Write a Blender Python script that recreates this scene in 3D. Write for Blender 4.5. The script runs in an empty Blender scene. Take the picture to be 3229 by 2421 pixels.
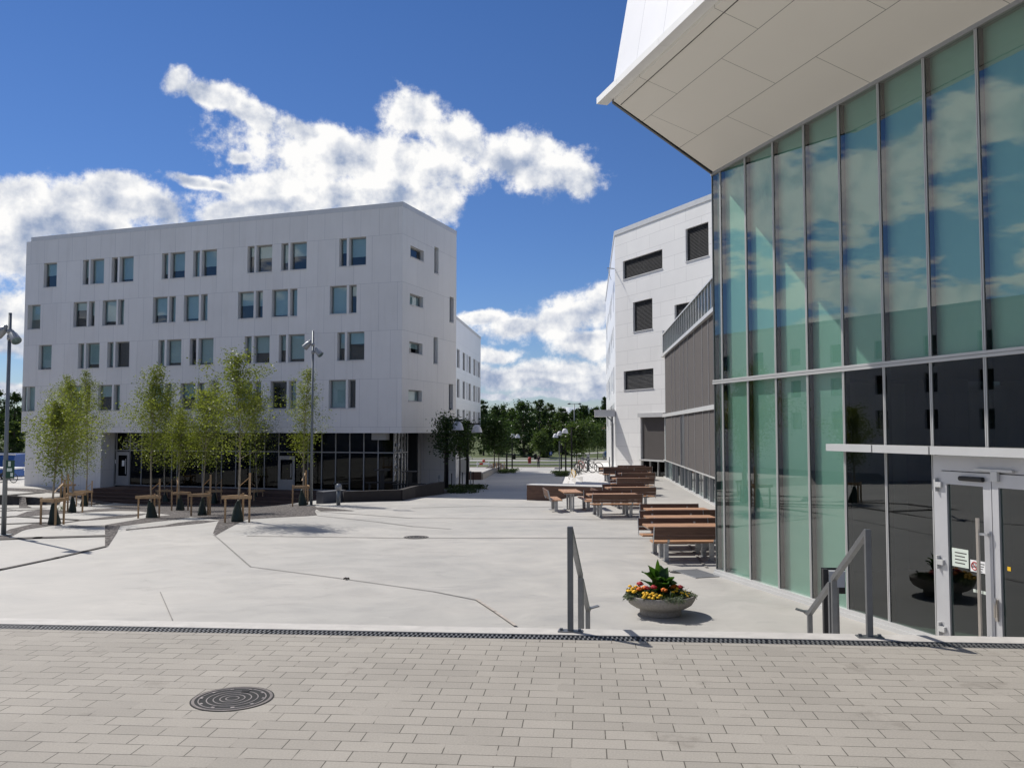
import bpy, bmesh, math, random
import numpy as np
from mathutils import Vector, Matrix, noise as mnoise
R = math.radians
S = bpy.context.scene
COL = S.collection
random.seed(11)

# ------------------------------------------------------------------ camera
F, CZ = 2741.0, 2.95
PITCH = math.atan(144.5 / F)
cam = bpy.data.cameras.new('camera')
camo = bpy.data.objects.new('camera', cam)
COL.objects.link(camo)
camo.location = (0, 0, CZ)
camo.rotation_euler = (math.pi / 2 + PITCH, 0, 0)
cam.sensor_width = 36.0
cam.lens = 36.0 * F / 3229.0
cam.clip_start = 0.05
cam.clip_end = 6000
S.camera = camo
S.view_settings.view_transform = 'Standard'
S.view_settings.look = 'None'
S.view_settings.exposure = 0.0
S.view_settings.gamma = 1.0
S.cycles.max_bounces = 8
S.cycles.transparent_max_bounces = 16
S.cycles.caustics_reflective = False
S.cycles.caustics_refractive = False

# ------------------------------------------------------------------ sun and sky
SUN_AZ, SUN_EL = -49.0, 48.5
sdir = Vector((math.cos(R(SUN_EL)) * math.sin(R(SUN_AZ)), math.cos(R(SUN_EL)) * math.cos(R(SUN_AZ)), math.sin(R(SUN_EL))))
sl = bpy.data.lights.new('sun', 'SUN')
sl.energy = 4.9
sl.angle = R(0.55)
sl.color = (1.0, 0.955, 0.89)
so = bpy.data.objects.new('sun', sl)
COL.objects.link(so)
so.rotation_euler = (-sdir).to_track_quat('-Z', 'Y').to_euler()
so.location = (-30, 30, 60)

world = bpy.data.worlds.new("World")
S.world = world
world.use_nodes = True


class NT:
    """small helper for writing node trees"""
    def __init__(s, tree):
        s.t = tree

    def n(s, kind, **kw):
        nd = s.t.nodes.new('ShaderNode' + kind)
        for k, v in kw.items():
            setattr(nd, k, v)
        return nd

    def l(s, a, b):
        s.t.links.new(a, b)

    def put(s, sock, v):
        if hasattr(v, 'is_output'):
            s.l(v, sock)
        elif v is not None:
            sock.default_value = v

    def m(s, op, a, b=None, c=None, clamp=False):
        nd = s.n('Math', operation=op, use_clamp=clamp)
        for i, v in enumerate((a, b, c)):
            if v is not None:
                s.put(nd.inputs[i], v)
        return nd.outputs[0]

    def vm(s, op, a, b=None, scale=None):
        nd = s.n('VectorMath', operation=op)
        s.put(nd.inputs[0], a)
        if b is not None:
            s.put(nd.inputs[1], b)
        if scale is not None:
            s.put(nd.inputs['Scale'], scale)
        return nd.outputs['Value'] if op in ('LENGTH', 'DOT_PRODUCT', 'DISTANCE') else nd.outputs[0]

    def noise(s, vec, scale, detail=4, rough=.5, dist=0.0):
        nd = s.n('TexNoise')
        if vec is not None:
            s.l(vec, nd.inputs['Vector'])
        nd.inputs['Scale'].default_value = scale
        nd.inputs['Detail'].default_value = detail
        nd.inputs['Roughness'].default_value = rough
        nd.inputs['Distortion'].default_value = dist
        return nd.outputs

    def ramp(s, v, a, b, lo=0.0, hi=1.0, smooth=True):
        nd = s.n('MapRange', interpolation_type='SMOOTHSTEP' if smooth else 'LINEAR')
        s.put(nd.inputs[0], v)
        nd.inputs[1].default_value = a
        nd.inputs[2].default_value = b
        nd.inputs[3].default_value = lo
        nd.inputs[4].default_value = hi
        return nd.outputs[0]

    def mix(s, f, a, b, blend='MIX'):
        nd = s.n('Mix', data_type='RGBA', blend_type=blend)
        s.put(nd.inputs[0], f)
        for sock, v in ((nd.inputs[6], a), (nd.inputs[7], b)):
            if isinstance(v, (tuple, list)):
                v = tuple(v) + ((1.0,) if len(v) == 3 else ())
            s.put(sock, v)
        return nd.outputs[2]


def ray(px, py):
    cx = (px - 1614.5) / F
    cy = (1210.5 - py) / F
    return Vector((cx, math.cos(PITCH) - cy * math.sin(PITCH), math.sin(PITCH) + cy * math.cos(PITCH)))


def azel(px, py):
    d = ray(px, py).normalized()
    return math.degrees(math.atan2(d.x, d.y)), math.degrees(math.asin(d.z))


def build_sky():
    t = NT(world.node_tree)
    bg = world.node_tree.nodes['Background']
    bg.inputs[1].default_value = 0.106
    sk = t.n('TexSky', sky_type='NISHITA', sun_disc=False, sun_elevation=R(SUN_EL), sun_rotation=R(SUN_AZ),
             air_density=1.0, dust_density=0.0, ozone_density=3.0, altitude=0)
    hs = t.n('HueSaturation')
    hs.inputs['Saturation'].default_value = 1.26
    t.l(sk.outputs[0], hs.inputs['Color'])
    sky = t.mix(1.0, hs.outputs[0], (1, 1, 1), 'MULTIPLY')
    d = t.n('TexCoord').outputs['Generated']
    sep = t.n('SeparateXYZ')
    t.l(d, sep.inputs[0])
    sky = t.mix(1.0, hs.outputs[0], t.mix(t.ramp(sep.outputs[2], .02, .45), (0.55, .60, .80), (0.86, .68, .79)), 'MULTIPLY')
    az = t.m('MULTIPLY', t.m('ARCTAN2', sep.outputs[0], sep.outputs[1]), 57.29578)
    el = t.m('MULTIPLY', t.m('ARCSINE', sep.outputs[2]), 57.29578)
    cmb = t.n('CombineXYZ')
    t.l(az, cmb.inputs[0])
    t.l(el, cmb.inputs[1])
    P = cmb.outputs[0]
    # ragged outlines: the cloud field is read at wind-torn positions
    n1 = t.noise(P, 0.16, 3, .55)[1]
    P1 = t.vm('ADD', P, t.vm('SCALE', t.vm('SUBTRACT', n1, (.5, .5, .5)), scale=2.6))
    # heaps of cumulus (direction and extent of each, degrees)
    heaps = [(572, 274, 45, 42, 40), (628, 312, 74, 34, 30), (750, 345, 155, 48, 14), (985, 398, 150, 36, 4), (1170, 505, 430, 98, 3), (1293, 356, 110, 74, 0),
             (1431, 420, 110, 66, 25), (1662, 508, 220, 86, 10), (1712, 456, 55, 40, 0), (1822, 555, 62, 58, 20), (1075, 612, 380, 62, -3),
             (1388, 636, 75, 64, 30), (900, 560, 200, 50, -14), (860, 640, 240, 50, -8),
             (762, 487, 48, 16, -8), (610, 560, 78, 19, 6), (700, 575, 60, 16, 4),
             (308, 640, 270, 70, -4), (369, 585, 85, 42, 0), (60, 610, 120, 62, 8), (500, 650, 90, 50, 25), (30, 760, 130, 120, 0), (180, 700, 260, 80, 0),
             (20, 1000, 120, 70, 0), (40, 1085, 200, 30, 0), (60, 1215, 200, 18, 0),
             (1800, 1000, 165, 72, -14), (1890, 955, 90, 58, -10), (1630, 1040, 130, 36, -6), (1530, 1015, 90, 30, 0), (1860, 1085, 120, 46, 0), (1555, 1122, 95, 26, 0), (1540, 1190, 130, 44, 0), (1700, 1185, 170, 50, 0), (1850, 1190, 160, 56, 0),
             (1880, 1110, 70, 26, 0), (1760, 1240, 200, 16, 0), (1820, 1295, 80, 16, 0), (1530, 1245, 90, 12, 0),
             (1390, 1030, 90, 40, 0), (1420, 1180, 100, 40, 0), (2500, 1000, 300, 90, 0), (2900, 1150, 320, 60, 0)]
    best = low_ = None
    P2_ = t.vm('ADD', P1, (0.35, -1.25, 0))
    k = 180 / math.pi / F
    for (cx, cy, rx, ry, rot) in heaps:
        a, e = azel(cx, cy)
        mp = t.n('Mapping', vector_type='TEXTURE')
        mp.inputs['Location'].default_value = (a, e, 0)
        mp.inputs['Rotation'].default_value = (0, 0, -R(rot))
        mp.inputs['Scale'].default_value = (rx * k * 1.18, ry * k * 1.18, 1)
        t.l(P1, mp.inputs[0])
        ln = t.vm('LENGTH', mp.outputs[0])
        if rx > 90 and cx < 2000:
            m2 = t.n('Mapping', vector_type='TEXTURE')
            for q in ('Location', 'Rotation', 'Scale'):
                m2.inputs[q].default_value = mp.inputs[q].default_value
            t.l(P2_, m2.inputs[0])
            l2 = t.vm('LENGTH', m2.outputs[0])
            low_ = l2 if low_ is None else t.m('SMOOTH_MIN', low_, l2, 0.14)
        best = ln if best is None else t.m('SMOOTH_MIN', best, ln, 0.14)
    fb = t.noise(P, 0.50, 10, .60)[0]
    fine = t.noise(P, 2.4, 8, .66)[0]
    body = t.m('SUBTRACT', 1.0, best)
    den = t.m('ADD', t.m('MULTIPLY', body, 1.15), t.m('MULTIPLY', t.m('SUBTRACT', fb, .5), 1.5))
    den = t.m('ADD', den, t.m('MULTIPLY', t.m('SUBTRACT', fine, .5), .48))
    # the rest of the sky carries a broken field of the same cumulus
    zz = t.m('ADD', t.m('MAXIMUM', sep.outputs[2], 0.0), 0.16)
    cq = t.n('CombineXYZ')
    t.l(t.m('DIVIDE', sep.outputs[0], zz), cq.inputs[0])
    t.l(t.m('DIVIDE', sep.outputs[1], zz), cq.inputs[1])
    fq = t.noise(cq.outputs[0], 2.3, 10, .56)[0]
    dq = t.m('MULTIPLY', t.m('SUBTRACT', fq, .475), 8.5)
    side = t.ramp(t.m('ABSOLUTE', az), 31.5, 38.0)
    # broken field to the west, sky behind the camera cleared to dim the fill
    dq = t.m('SUBTRACT', dq, t.ramp(t.m('ABSOLUTE', t.m('ADD', az, 60.0)), 45.0, 75.0, 0.0, .75))
    den = t.m('ADD', t.m('MULTIPLY', den, t.m('SUBTRACT', 1.0, side)), t.m('MULTIPLY', dq, side))
    cov = t.ramp(den, -0.10, 0.46)
    cov = t.m('MULTIPLY', cov, t.ramp(el, -0.5, 1.2))
    # lit tops and grey hollows: density here against density towards the sun
    off = t.vm('ADD', P, (-1.1, 1.5, 0))
    fo = t.noise(off, 0.50, 7, .56)[0]
    fs = t.noise(P, 0.50, 7, .56)[0]
    lit = t.m('ADD', 0.92, t.m('MULTIPLY', t.m('SUBTRACT', fs, fo), 2.2))
    thick = t.ramp(den, 0.20, .95)
    big = t.noise(P, 0.11, 3, .5)[0]
    lit = t.m('SUBTRACT', lit, t.m('MULTIPLY', thick, t.ramp(big, .42, .66, -0.05, .36)))
    under = t.m('MULTIPLY', t.ramp(t.m('SUBTRACT', low_, best), -.10, .55), t.m('SUBTRACT', 1.0, side))
    lit = t.m('SUBTRACT', lit, t.m('MULTIPLY', under, .34))
    low = t.ramp(el, 2.5, 8.0, .22, 0.0)
    lit = t.m('SUBTRACT', lit, low)
    lit = t.m('ADD', lit, t.m('MULTIPLY', t.m('SUBTRACT', fine, .5), .18), clamp=True)
    col = t.mix(lit, (3.0, 3.7, 5.2), (9.4, 9.35, 9.25))
    t.l(t.mix(cov, sky, col), bg.inputs[0])


build_sky()

# ------------------------------------------------------------------ materials
MATS = {}


def mat(name, col, rough=.6, metal=0.0, var=.08, scale=3.0, bump=0.0, bscale=None, spec=.5, stretch=None, hue=None, coat=0.0):
    """Principled material whose colour wanders with noise; hue = second colour to drift to"""
    if name in MATS:
        return MATS[name]
    m = bpy.data.materials.new(name)
    m.use_nodes = True
    t = NT(m.node_tree)
    b = m.node_tree.nodes['Principled BSDF']
    v = t.n('TexCoord').outputs['Object']
    if stretch:
        mp = t.n('Mapping')
        mp.inputs['Scale'].default_value = stretch
        t.l(v, mp.inputs[0])
        v = mp.outputs[0]
    nz = t.noise(v, scale, 5, .6)[0]
    c2 = hue or tuple(min(1, c * (1 + var)) for c in col)
    c1 = col if hue else tuple(c * (1 - var) for c in col)
    t.l(t.mix(t.ramp(nz, .3, .7, smooth=False), c1, c2), b.inputs['Base Color'])
    b.inputs['Roughness'].default_value = rough
    b.inputs['Metallic'].default_value = metal
    b.inputs['Specular IOR Level'].default_value = spec
    b.inputs['Coat Weight'].default_value = coat
    if bump:
        bp = t.n('Bump')
        bp.inputs['Strength'].default_value = bump
        bp.inputs['Distance'].default_value = .01
        t.l(t.noise(v, bscale or scale * 8, 4, .6)[0], bp.inputs['Height'])
        t.l(bp.outputs[0], b.inputs['Normal'])
    MATS[name] = m
    return m


def panel_mat(name, col, bw, bh, mortar, jcol, rough=.5, off=.5, freq=2, shift=(0, 0), tone=.03, bump=.0, var=.04, vscale=.4, spec=.4, stain=None, streak=0.0):
    """boards, panels or pavers laid out in metres on the UV map"""
    m = bpy.data.materials.new(name)
    m.use_nodes = True
    t = NT(m.node_tree)
    b = m.node_tree.nodes['Principled BSDF']
    uv = t.n('TexCoord').outputs['UV']
    mp = t.n('Mapping')
    mp.inputs['Location'].default_value = (shift[0], shift[1], 0)
    t.l(uv, mp.inputs[0])
    br = t.n('TexBrick', offset=off, offset_frequency=freq)
    t.l(mp.outputs[0], br.inputs['Vector'])
    br.inputs['Scale'].default_value = 1
    br.inputs['Brick Width'].default_value = bw
    br.inputs['Row Height'].default_value = bh
    br.inputs['Mortar Size'].default_value = mortar
    br.inputs['Mortar Smooth'].default_value = .1
    br.inputs['Color1'].default_value = tuple(c * (1 - tone) for c in col) + (1,)
    br.inputs['Color2'].default_value = tuple(min(1, c * (1 + tone)) for c in col) + (1,)
    br.inputs['Mortar'].default_value = tuple(jcol) + (1,)
    nz = t.noise(t.n('TexCoord').outputs['Object'], vscale, 6, .6)[0]
    c = t.mix(1.0, br.outputs[0], t.mix(t.ramp(nz, .3, .7, smooth=False), (1 - var,) * 3, (1 + var,) * 3), 'MULTIPLY')
    if streak:
        # rain streaks running down the boards
        ms = t.n('Mapping')
        ms.inputs['Scale'].default_value = (2.6, .22, 1)
        t.l(uv, ms.inputs[0])
        sk_ = t.noise(ms.outputs[0], 1.0, 5, .7)[0]
        c = t.mix(1.0, c, t.mix(t.ramp(sk_, .45, .75), (1.0,) * 3, (1 - streak * 1.6, 1 - streak * 1.7, 1 - streak * 1.9)), 'MULTIPLY')
    if stain:
        sd = t.noise(t.n('TexCoord').outputs['Object'], 3.1, 4, .6)[0]
        c = t.mix(t.m('MULTIPLY', br.outputs['Fac'], t.ramp(sd, .52, .62)), c, (.30, .275, .24))
        nf = t.noise(t.n('TexCoord').outputs['Object'], 90, 3, .6)[0]
        c = t.mix(1.0, c, t.mix(t.ramp(nf, .3, .7, smooth=False), (1 - stain,) * 3, (1 + stain,) * 3), 'MULTIPLY')
        ns = t.noise(t.n('TexCoord').outputs['Object'], 2.2, 5, .65)[0]
        c = t.mix(t.ramp(ns, .60, .72), c, t.mix(1.0, c, (.80, .79, .78), 'MULTIPLY'))
    t.l(c, b.inputs['Base Color'])
    b.inputs['Roughness'].default_value = rough
    b.inputs['Specular IOR Level'].default_value = spec
    if bump:
        bp = t.n('Bump')
        bp.inputs['Strength'].default_value = bump
        bp.inputs['Distance'].default_value = .004
        h = t.m('ADD', t.m('SUBTRACT', 1.0, br.outputs['Fac']), t.m('MULTIPLY', t.noise(t.n('TexCoord').outputs['Object'], 120, 3, .6)[0], .35))
        t.l(h, bp.inputs['Height'])
        t.l(bp.outputs[0], b.inputs['Normal'])
    MATS[name] = m
    return m


def glass_mat(name, tint, ior=1.9, rough=0.0, refl=(.86, .90, .92)):
    m = bpy.data.materials.new(name)
    m.use_nodes = True
    t = NT(m.node_tree)
    nt = m.node_tree
    nt.nodes.remove(nt.nodes['Principled BSDF'])
    out = nt.nodes['Material Output']
    fr = t.n('Fresnel')
    fr.inputs[0].default_value = ior
    front = t.m('MULTIPLY', fr.outputs[0], t.m('SUBTRACT', 1.0, t.n('NewGeometry').outputs['Backfacing']))
    tr = t.n('BsdfTransparent')
    tr.inputs[0].default_value = tuple(tint) + (1,)
    gl = t.n('BsdfGlossy')
    gl.inputs['Roughness'].default_value = rough
    gl.inputs['Color'].default_value = tuple(refl) + (1,)
    # slight waviness of the panes
    bp = t.n('Bump')
    bp.inputs['Strength'].default_value = .012
    bp.inputs['Distance'].default_value = .05
    t.l(t.noise(t.n('TexCoord').outputs['Object'], .55, 1, .5)[0], bp.inputs['Height'])
    t.l(bp.outputs[0], gl.inputs['Normal'])
    mx = t.n('MixShader')
    t.l(front, mx.inputs[0])
    t.l(tr.outputs[0], mx.inputs[1])
    t.l(gl.outputs[0], mx.inputs[2])
    t.l(mx.outputs[0], out.inputs[0])
    MATS[name] = m
    return m


def leaf_mat(name, c1, c2, trans=.45):
    m = bpy.data.materials.new(name)
    m.use_nodes = True
    t = NT(m.node_tree)
    nt = m.node_tree
    nt.nodes.remove(nt.nodes['Principled BSDF'])
    out = nt.nodes['Material Output']
    rnd = t.n('NewGeometry').outputs['Random Per Island']
    nz = t.noise(t.n('TexCoord').outputs['Object'], .9, 3, .6)[0]
    f = t.m('ADD', t.m('MULTIPLY', rnd, .6), t.m('MULTIPLY', t.ramp(nz, .3, .7), .4))
    c = t.mix(f, c1, c2)
    df = t.n('BsdfDiffuse')
    t.l(c, df.inputs[0])
    tl = t.n('BsdfTranslucent')
    t.l(t.mix(1.0, c, (1.25, 1.25, .7), 'MULTIPLY'), tl.inputs[0])
    gl = t.n('BsdfGlossy')
    gl.inputs['Roughness'].default_value = .35
    gl.inputs['Color'].default_value = (.5, .5, .5, 1)
    a = t.n('MixShader')
    a.inputs[0].default_value = trans
    t.l(df.outputs[0], a.inputs[1])
    t.l(tl.outputs[0], a.inputs[2])
    b = t.n('MixShader')
    b.inputs[0].default_value = .04
    t.l(a.outputs[0], b.inputs[1])
    t.l(gl.outputs[0], b.inputs[2])
    t.l(b.outputs[0], out.inputs[0])
    MATS[name] = m
    return m


def concrete_mat():
    m = bpy.data.materials.new('plaza_concrete')
    m.use_nodes = True
    t = NT(m.node_tree)
    b = m.node_tree.nodes['Principled BSDF']
    o = t.n('TexCoord').outputs['Object']
    warp = t.vm('ADD', o, t.vm('SCALE', t.vm('SUBTRACT', t.noise(o, .5, 2, .5)[1], (.5, .5, .5)), scale=2.2))
    mp = t.n('Mapping')
    mp.inputs['Scale'].default_value = (.75, 1.25, 1)
    mp.inputs['Rotation'].default_value = (0, 0, R(-24))
    t.l(warp, mp.inputs[0])
    sw = t.noise(mp.outputs[0], 1.1, 8, .72)[0]
    big = t.noise(o, .16, 4, .6)[0]
    fine = t.noise(o, 45, 3, .6)[0]
    c = t.mix(t.ramp(sw, .32, .68, smooth=False), (.365, .351, .324), (.452, .437, .406))
    c = t.mix(1.0, c, t.mix(t.ramp(big, .35, .65), (.90, .905, .91), (1.05, 1.04, 1.03)), 'MULTIPLY')
    c = t.mix(1.0, c, t.mix(fine, (.95,) * 3, (1.05,) * 3), 'MULTIPLY')
    mk = t.n('Mapping')
    mk.inputs['Scale'].default_value = (.45, 2.4, 1)
    mk.inputs['Rotation'].default_value = (0, 0, R(24))
    t.l(warp, mk.inputs[0])
    st = t.noise(mk.outputs[0], 1.5, 8, .74)[0]
    c = t.mix(t.ramp(st, .56, .72), c, t.mix(1.0, c, (.80, .80, .805), 'MULTIPLY'))
    t.l(c, b.inputs['Base Color'])
    t.l(t.ramp(sw, .3, .7, .55, .8), b.inputs['Roughness'])
    b.inputs['Specular IOR Level'].default_value = .35
    bp = t.n('Bump')
    bp.inputs['Strength'].default_value = .10
    bp.inputs['Distance'].default_value = .004
    t.l(t.m('ADD', sw, t.m('MULTIPLY', fine, .5)), bp.inputs['Height'])
    t.l(bp.outputs[0], b.inputs['Normal'])
    MATS['plaza_concrete'] = m
    return m


def gravel_mat(name, cols, scale):
    m = bpy.data.materials.new(name)
    m.use_nodes = True
    t = NT(m.node_tree)
    b = m.node_tree.nodes['Principled BSDF']
    o = t.n('TexCoord').outputs['Object']
    vo = t.n('TexVoronoi')
    vo.inputs['Scale'].default_value = scale
    t.l(o, vo.inputs['Vector'])
    sp = t.n('SeparateColor')
    t.l(vo.outputs['Color'], sp.inputs[0])
    c = t.mix(sp.outputs[0], cols[0], cols[1])
    c = t.mix(t.ramp(vo.outputs['Distance'], .25, .55), c, t.mix(1.0, c, (.35, .33, .32), 'MULTIPLY'))
    big = t.noise(o, .6, 4, .6)[0]
    c = t.mix(1.0, c, t.mix(big, (.8,) * 3, (1.2,) * 3), 'MULTIPLY')
    t.l(c, b.inputs['Base Color'])
    b.inputs['Roughness'].default_value = .9
    bp = t.n('Bump')
    bp.inputs['Strength'].default_value = .9
    bp.inputs['Distance'].default_value = .03
    t.l(t.m('SUBTRACT', 1.0, vo.outputs['Distance']), bp.inputs['Height'])
    t.l(bp.outputs[0], b.inputs['Normal'])
    MATS[name] = m
    return m


concrete_mat()
gravel_mat('gravel', ((.050, .043, .040), (.255, .228, .216)), 13)
gravel_mat('red_gravel', ((.22, .17, .15), (.36, .30, .27)), 9)
panel_mat('paver_stone', (.305, .282, .246), .28, .14, .0030, (.085, .075, .062), .8, .36, 2, (0.05, .03), .065, .6, .07, .9, .3, .10)
panel_mat('white_panel', (.81, .79, .765), 1.2, 2.75, .007, (.46, .46, .47), .55, .37, 2, (0, -.36), .022, streak=.035)
panel_mat('lit_panel', (.83, .82, .80), 2.7, .92, .010, (.55, .54, .53), .55, .43, 2, (0, 0), .016)
panel_mat('gable_panel', (.80, .785, .755), 2.9, 2.75, .008, (.45, .45, .45), .55, .31, 2, (0, -.36), .02, streak=.03)
panel_mat('wing_panel', (.80, .80, .81), 3.2, 2.75, .006, (.55, .55, .56), .32, .37, 2, (0, 0), .01)
panel_mat('soffit_panel', (.86, .83, .765), 2.6, .985, .006, (.30, .29, .27), .6, .41, 2, (.3, .01), .006, 0, .02)
panel_mat('fascia_panel', (.82, .82, .83), 1.05, 3.1, .008, (.5, .5, .52), .4, .5, 2, (0, .4), .01)
panel_mat('deck_boards', (.085, .052, .042), 3.6, .14, .006, (.015, .01, .01), .7, .4, 2, (0, 0), .15)
panel_mat('wall_concrete', (.60, .59, .57), 2.6, 2.9, .008, (.35, .35, .34), .7, .0, 2, (.3, 0), .03, 0, .08, .8)
mat('coping_metal', (.64, .64, .645), .5, .1, .05)
mat('frame_grey', (.35, .35, .35), .5, .2, .05)
mat('mullion_metal', (.50, .50, .49), .42, .25, .05, 2)
mat('silver_metal', (.62, .62, .61), .40, .3, .05, 2)
mat('door_metal', (.58, .58, .59), .4, .35, .05, 2)
mat('galvanised', (.42, .43, .44), .42, .85, .15, 14)
mat('dark_steel', (.17, .175, .18), .45, .75, .12, 9)
mat('stainless', (.55, .51, .46), .3, .9, .05, 6)
mat('black_metal', (.018, .018, .02), .5, .3, .2)
mat('hall_wall', (.20, .23, .215), .8, 0, .1, .8)
mat('hall_tiles', (.30, .31, .30), .5, 0, .1, 2)
mat('dark_room', (.022, .022, .024), .8, 0, .3, .4)
mat('mint_panel', (.50, .69, .60), .62, 1.0, .05, .5)
mat('green_board', (.22, .36, .30), .6, 0, .1)
mat('blind_fabric', (.66, .73, .735), .8, 0, .05, 2)
mat('screen_fabric', (.080, .071, .068), .9, 0, .06, .7, .3, 120)
mat('slat_blind', (.07, .07, .072), .75, 0, .1, spec=.15)
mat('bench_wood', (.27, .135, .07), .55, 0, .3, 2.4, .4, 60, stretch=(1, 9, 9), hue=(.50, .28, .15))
mat('shaded_dark_wood', (.085, .042, .027), .6, 0, .3, 2.4, .4, 60, stretch=(1, 9, 9), hue=(.16, .085, .055))  # shaded tone of the same wood for backrests; dark red platform sides too
mat('stake_wood', (.40, .25, .125), .7, 0, .2, 5, .3, 50, hue=(.52, .35, .19))
mat('bag_green', (.007, .022, .015), .55, 0, .35, 4, .5, 9)
mat('pole_grey', (.20, .215, .225), .5, .6, .08, 2)
mat('lamp_grey', (.30, .31, .32), .45, .4, .06, 3)
mat('lamp_black', (.012, .012, .013), .75, 0, .15, spec=.2)
mat('lamp_white', (.62, .63, .66), .45, 0, .04)
mat('birch_bark', (.30, .26, .20), .85, 0, .4, 16, .4, 40, stretch=(1, 1, .35))
mat('bark', (.085, .068, .052), .9, 0, .35, 10, .6, 30)
mat('planter_concrete', (.30, .28, .25), .9, 0, .2, 30, .6, 90)
mat('soil', (.035, .025, .018), .95, 0, .4, 25, .8, 60)
mat('cast_iron', (.165, .145, .134), .6, .4, .25, 9, .35, 40)
mat('worn_iron', (.25, .222, .208), .5, .5, .3, 14, .3, 40)
mat('shaded_wall_dark', (.030, .026, .026), .85, 0, .2, 2)  # near-black base colour stands in for the block's shadow on the wall
mat('grey_block', (.085, .09, .105), .85, 0, .15, 2)
mat('box_grey', (.36, .37, .38), .5, .1, .08, 3)
mat('grate_iron', (.15, .15, .15), .55, .5, .2, 9)
mat('drain_void', (.012, .012, .012), .9)
mat('edge_concrete', (.46, .44, .41), .75, 0, .1, 6, .2, 60)
mat('step_concrete', (.60, .585, .56), .75, 0, .08, 4, .2, 60)
mat('joint_dark', (.075, .068, .062), .9, 0, .3, 6)
mat('joint_soft', (.22, .21, .195), .9, 0, .2, 6)
mat('joint_pale', (.40, .36, .32), .9, 0, .2, 6)
mat('asphalt', (.10, .10, .105), .9, 0, .15, 3, .3, 60)
mat('road_pale', (.30, .29, .28), .9, 0, .1, 1)
mat('kerb_stone', (.42, .40, .38), .85, 0, .1, 2)
mat('grass', (.035, .055, .012), .95, 0, .4, .35, .5, 30, hue=(.085, .105, .026))
mat('red_paint', (.42, .03, .02), .45, 0, .1)
mat('blue_paint', (.012, .075, .30), .45, 0, .2, 1)
mat('white_paint', (.78, .78, .78), .5, 0, .05)
mat('green_paint', (.012, .06, .03), .5, 0, .1)
mat('yellow_paint', (.80, .48, .02), .5, 0, .05)
mat('paper', (.66, .72, .64), .8, 0, .05)
mat('paper_white', (.85, .85, .84), .8, 0, .03)
mat('print_dark', (.05, .05, .05), .8)
mat('brick_red', (.24, .085, .05), .85, 0, .2, 4)
mat('brown_roof', (.16, .075, .05), .85, 0, .2, 3)
mat('cream_wall', (.48, .40, .26), .8, 0, .1, 2)
mat('car_paint', (.16, .21, .28), .3, .5, .05, coat=.6)
mat('rubber', (.015, .015, .015), .8)
mat('chrome', (.10, .10, .10), .35, .9, .03)
mat('skin', (.45, .28, .20), .6)
mat('hair', (.03, .02, .015), .7)
mat('shirt_dark', (.035, .022, .03), .85, 0, .25, 6)
mat('trousers_dark', (.022, .024, .034), .85, 0, .25, 6)
mat('lit_head', (.75, .77, .80), .25, 0, .03)
mat('pink_film', (.23, .095, .085), .55, 0, .2, 1.2)
mat('canna_leaf', (.022, .06, .016), .4, 0, .3, 3)
mat('flower_yellow', (.82, .48, .015), .7, 0, .2, 20)
mat('flower_orange', (.70, .17, .015), .7, 0, .25, 30)
mat('flower_red', (.36, .012, .018), .7, 0, .25, 30)
mat('stem_green', (.035, .075, .02), .7, 0, .3, 10)
glass_mat('tinted_glass', (.79, .865, .84), 2.35, refl=(.76, .75, .745))
glass_mat('clear_dark_glass', (.52, .60, .57), 1.8)
glass_mat('window_glass', (.80, .87, .87), 2.0)
glass_mat('shop_glass', (.22, .24, .26), 1.36)
leaf_mat('birch_leaf', (.088, .122, .018), (.25, .285, .06), .5)
leaf_mat('dark_leaf', (.018, .042, .013), (.068, .112, .034), .38)
leaf_mat('mid_leaf', (.034, .065, .018), (.105, .15, .045), .4)
leaf_mat('canna', (.02, .06, .014), (.07, .16, .02), .4)
leaf_mat('low_leaf', (.02, .042, .012), (.06, .085, .024), .3)
leaf_mat('silver_leaf', (.10, .13, .085), (.26, .30, .22), .3)


# ------------------------------------------------------------------ mesh building
class Fr:
    """an upright frame: origin, heading of its +X; its -Y side faces outwards"""
    def __init__(s, o, rot):
        s.o = Vector(o)
        s.rot = rot
        s.M = Matrix.Translation(s.o) @ Matrix.Rotation(rot, 4, 'Z')
        s.I = s.M.inverted()

    def w(s, x, y, z=0):
        return s.M @ Vector((x, y, z))

    def hit(s, px, py, y=0.0):
        d = s.I.to_3x3() @ ray(px, py)
        c = s.I @ Vector((0, 0, CZ))
        k = (y - c.y) / d.y
        p = c + d * k
        return p.x, p.z


IDENT = Fr((0, 0, 0), 0)


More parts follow.
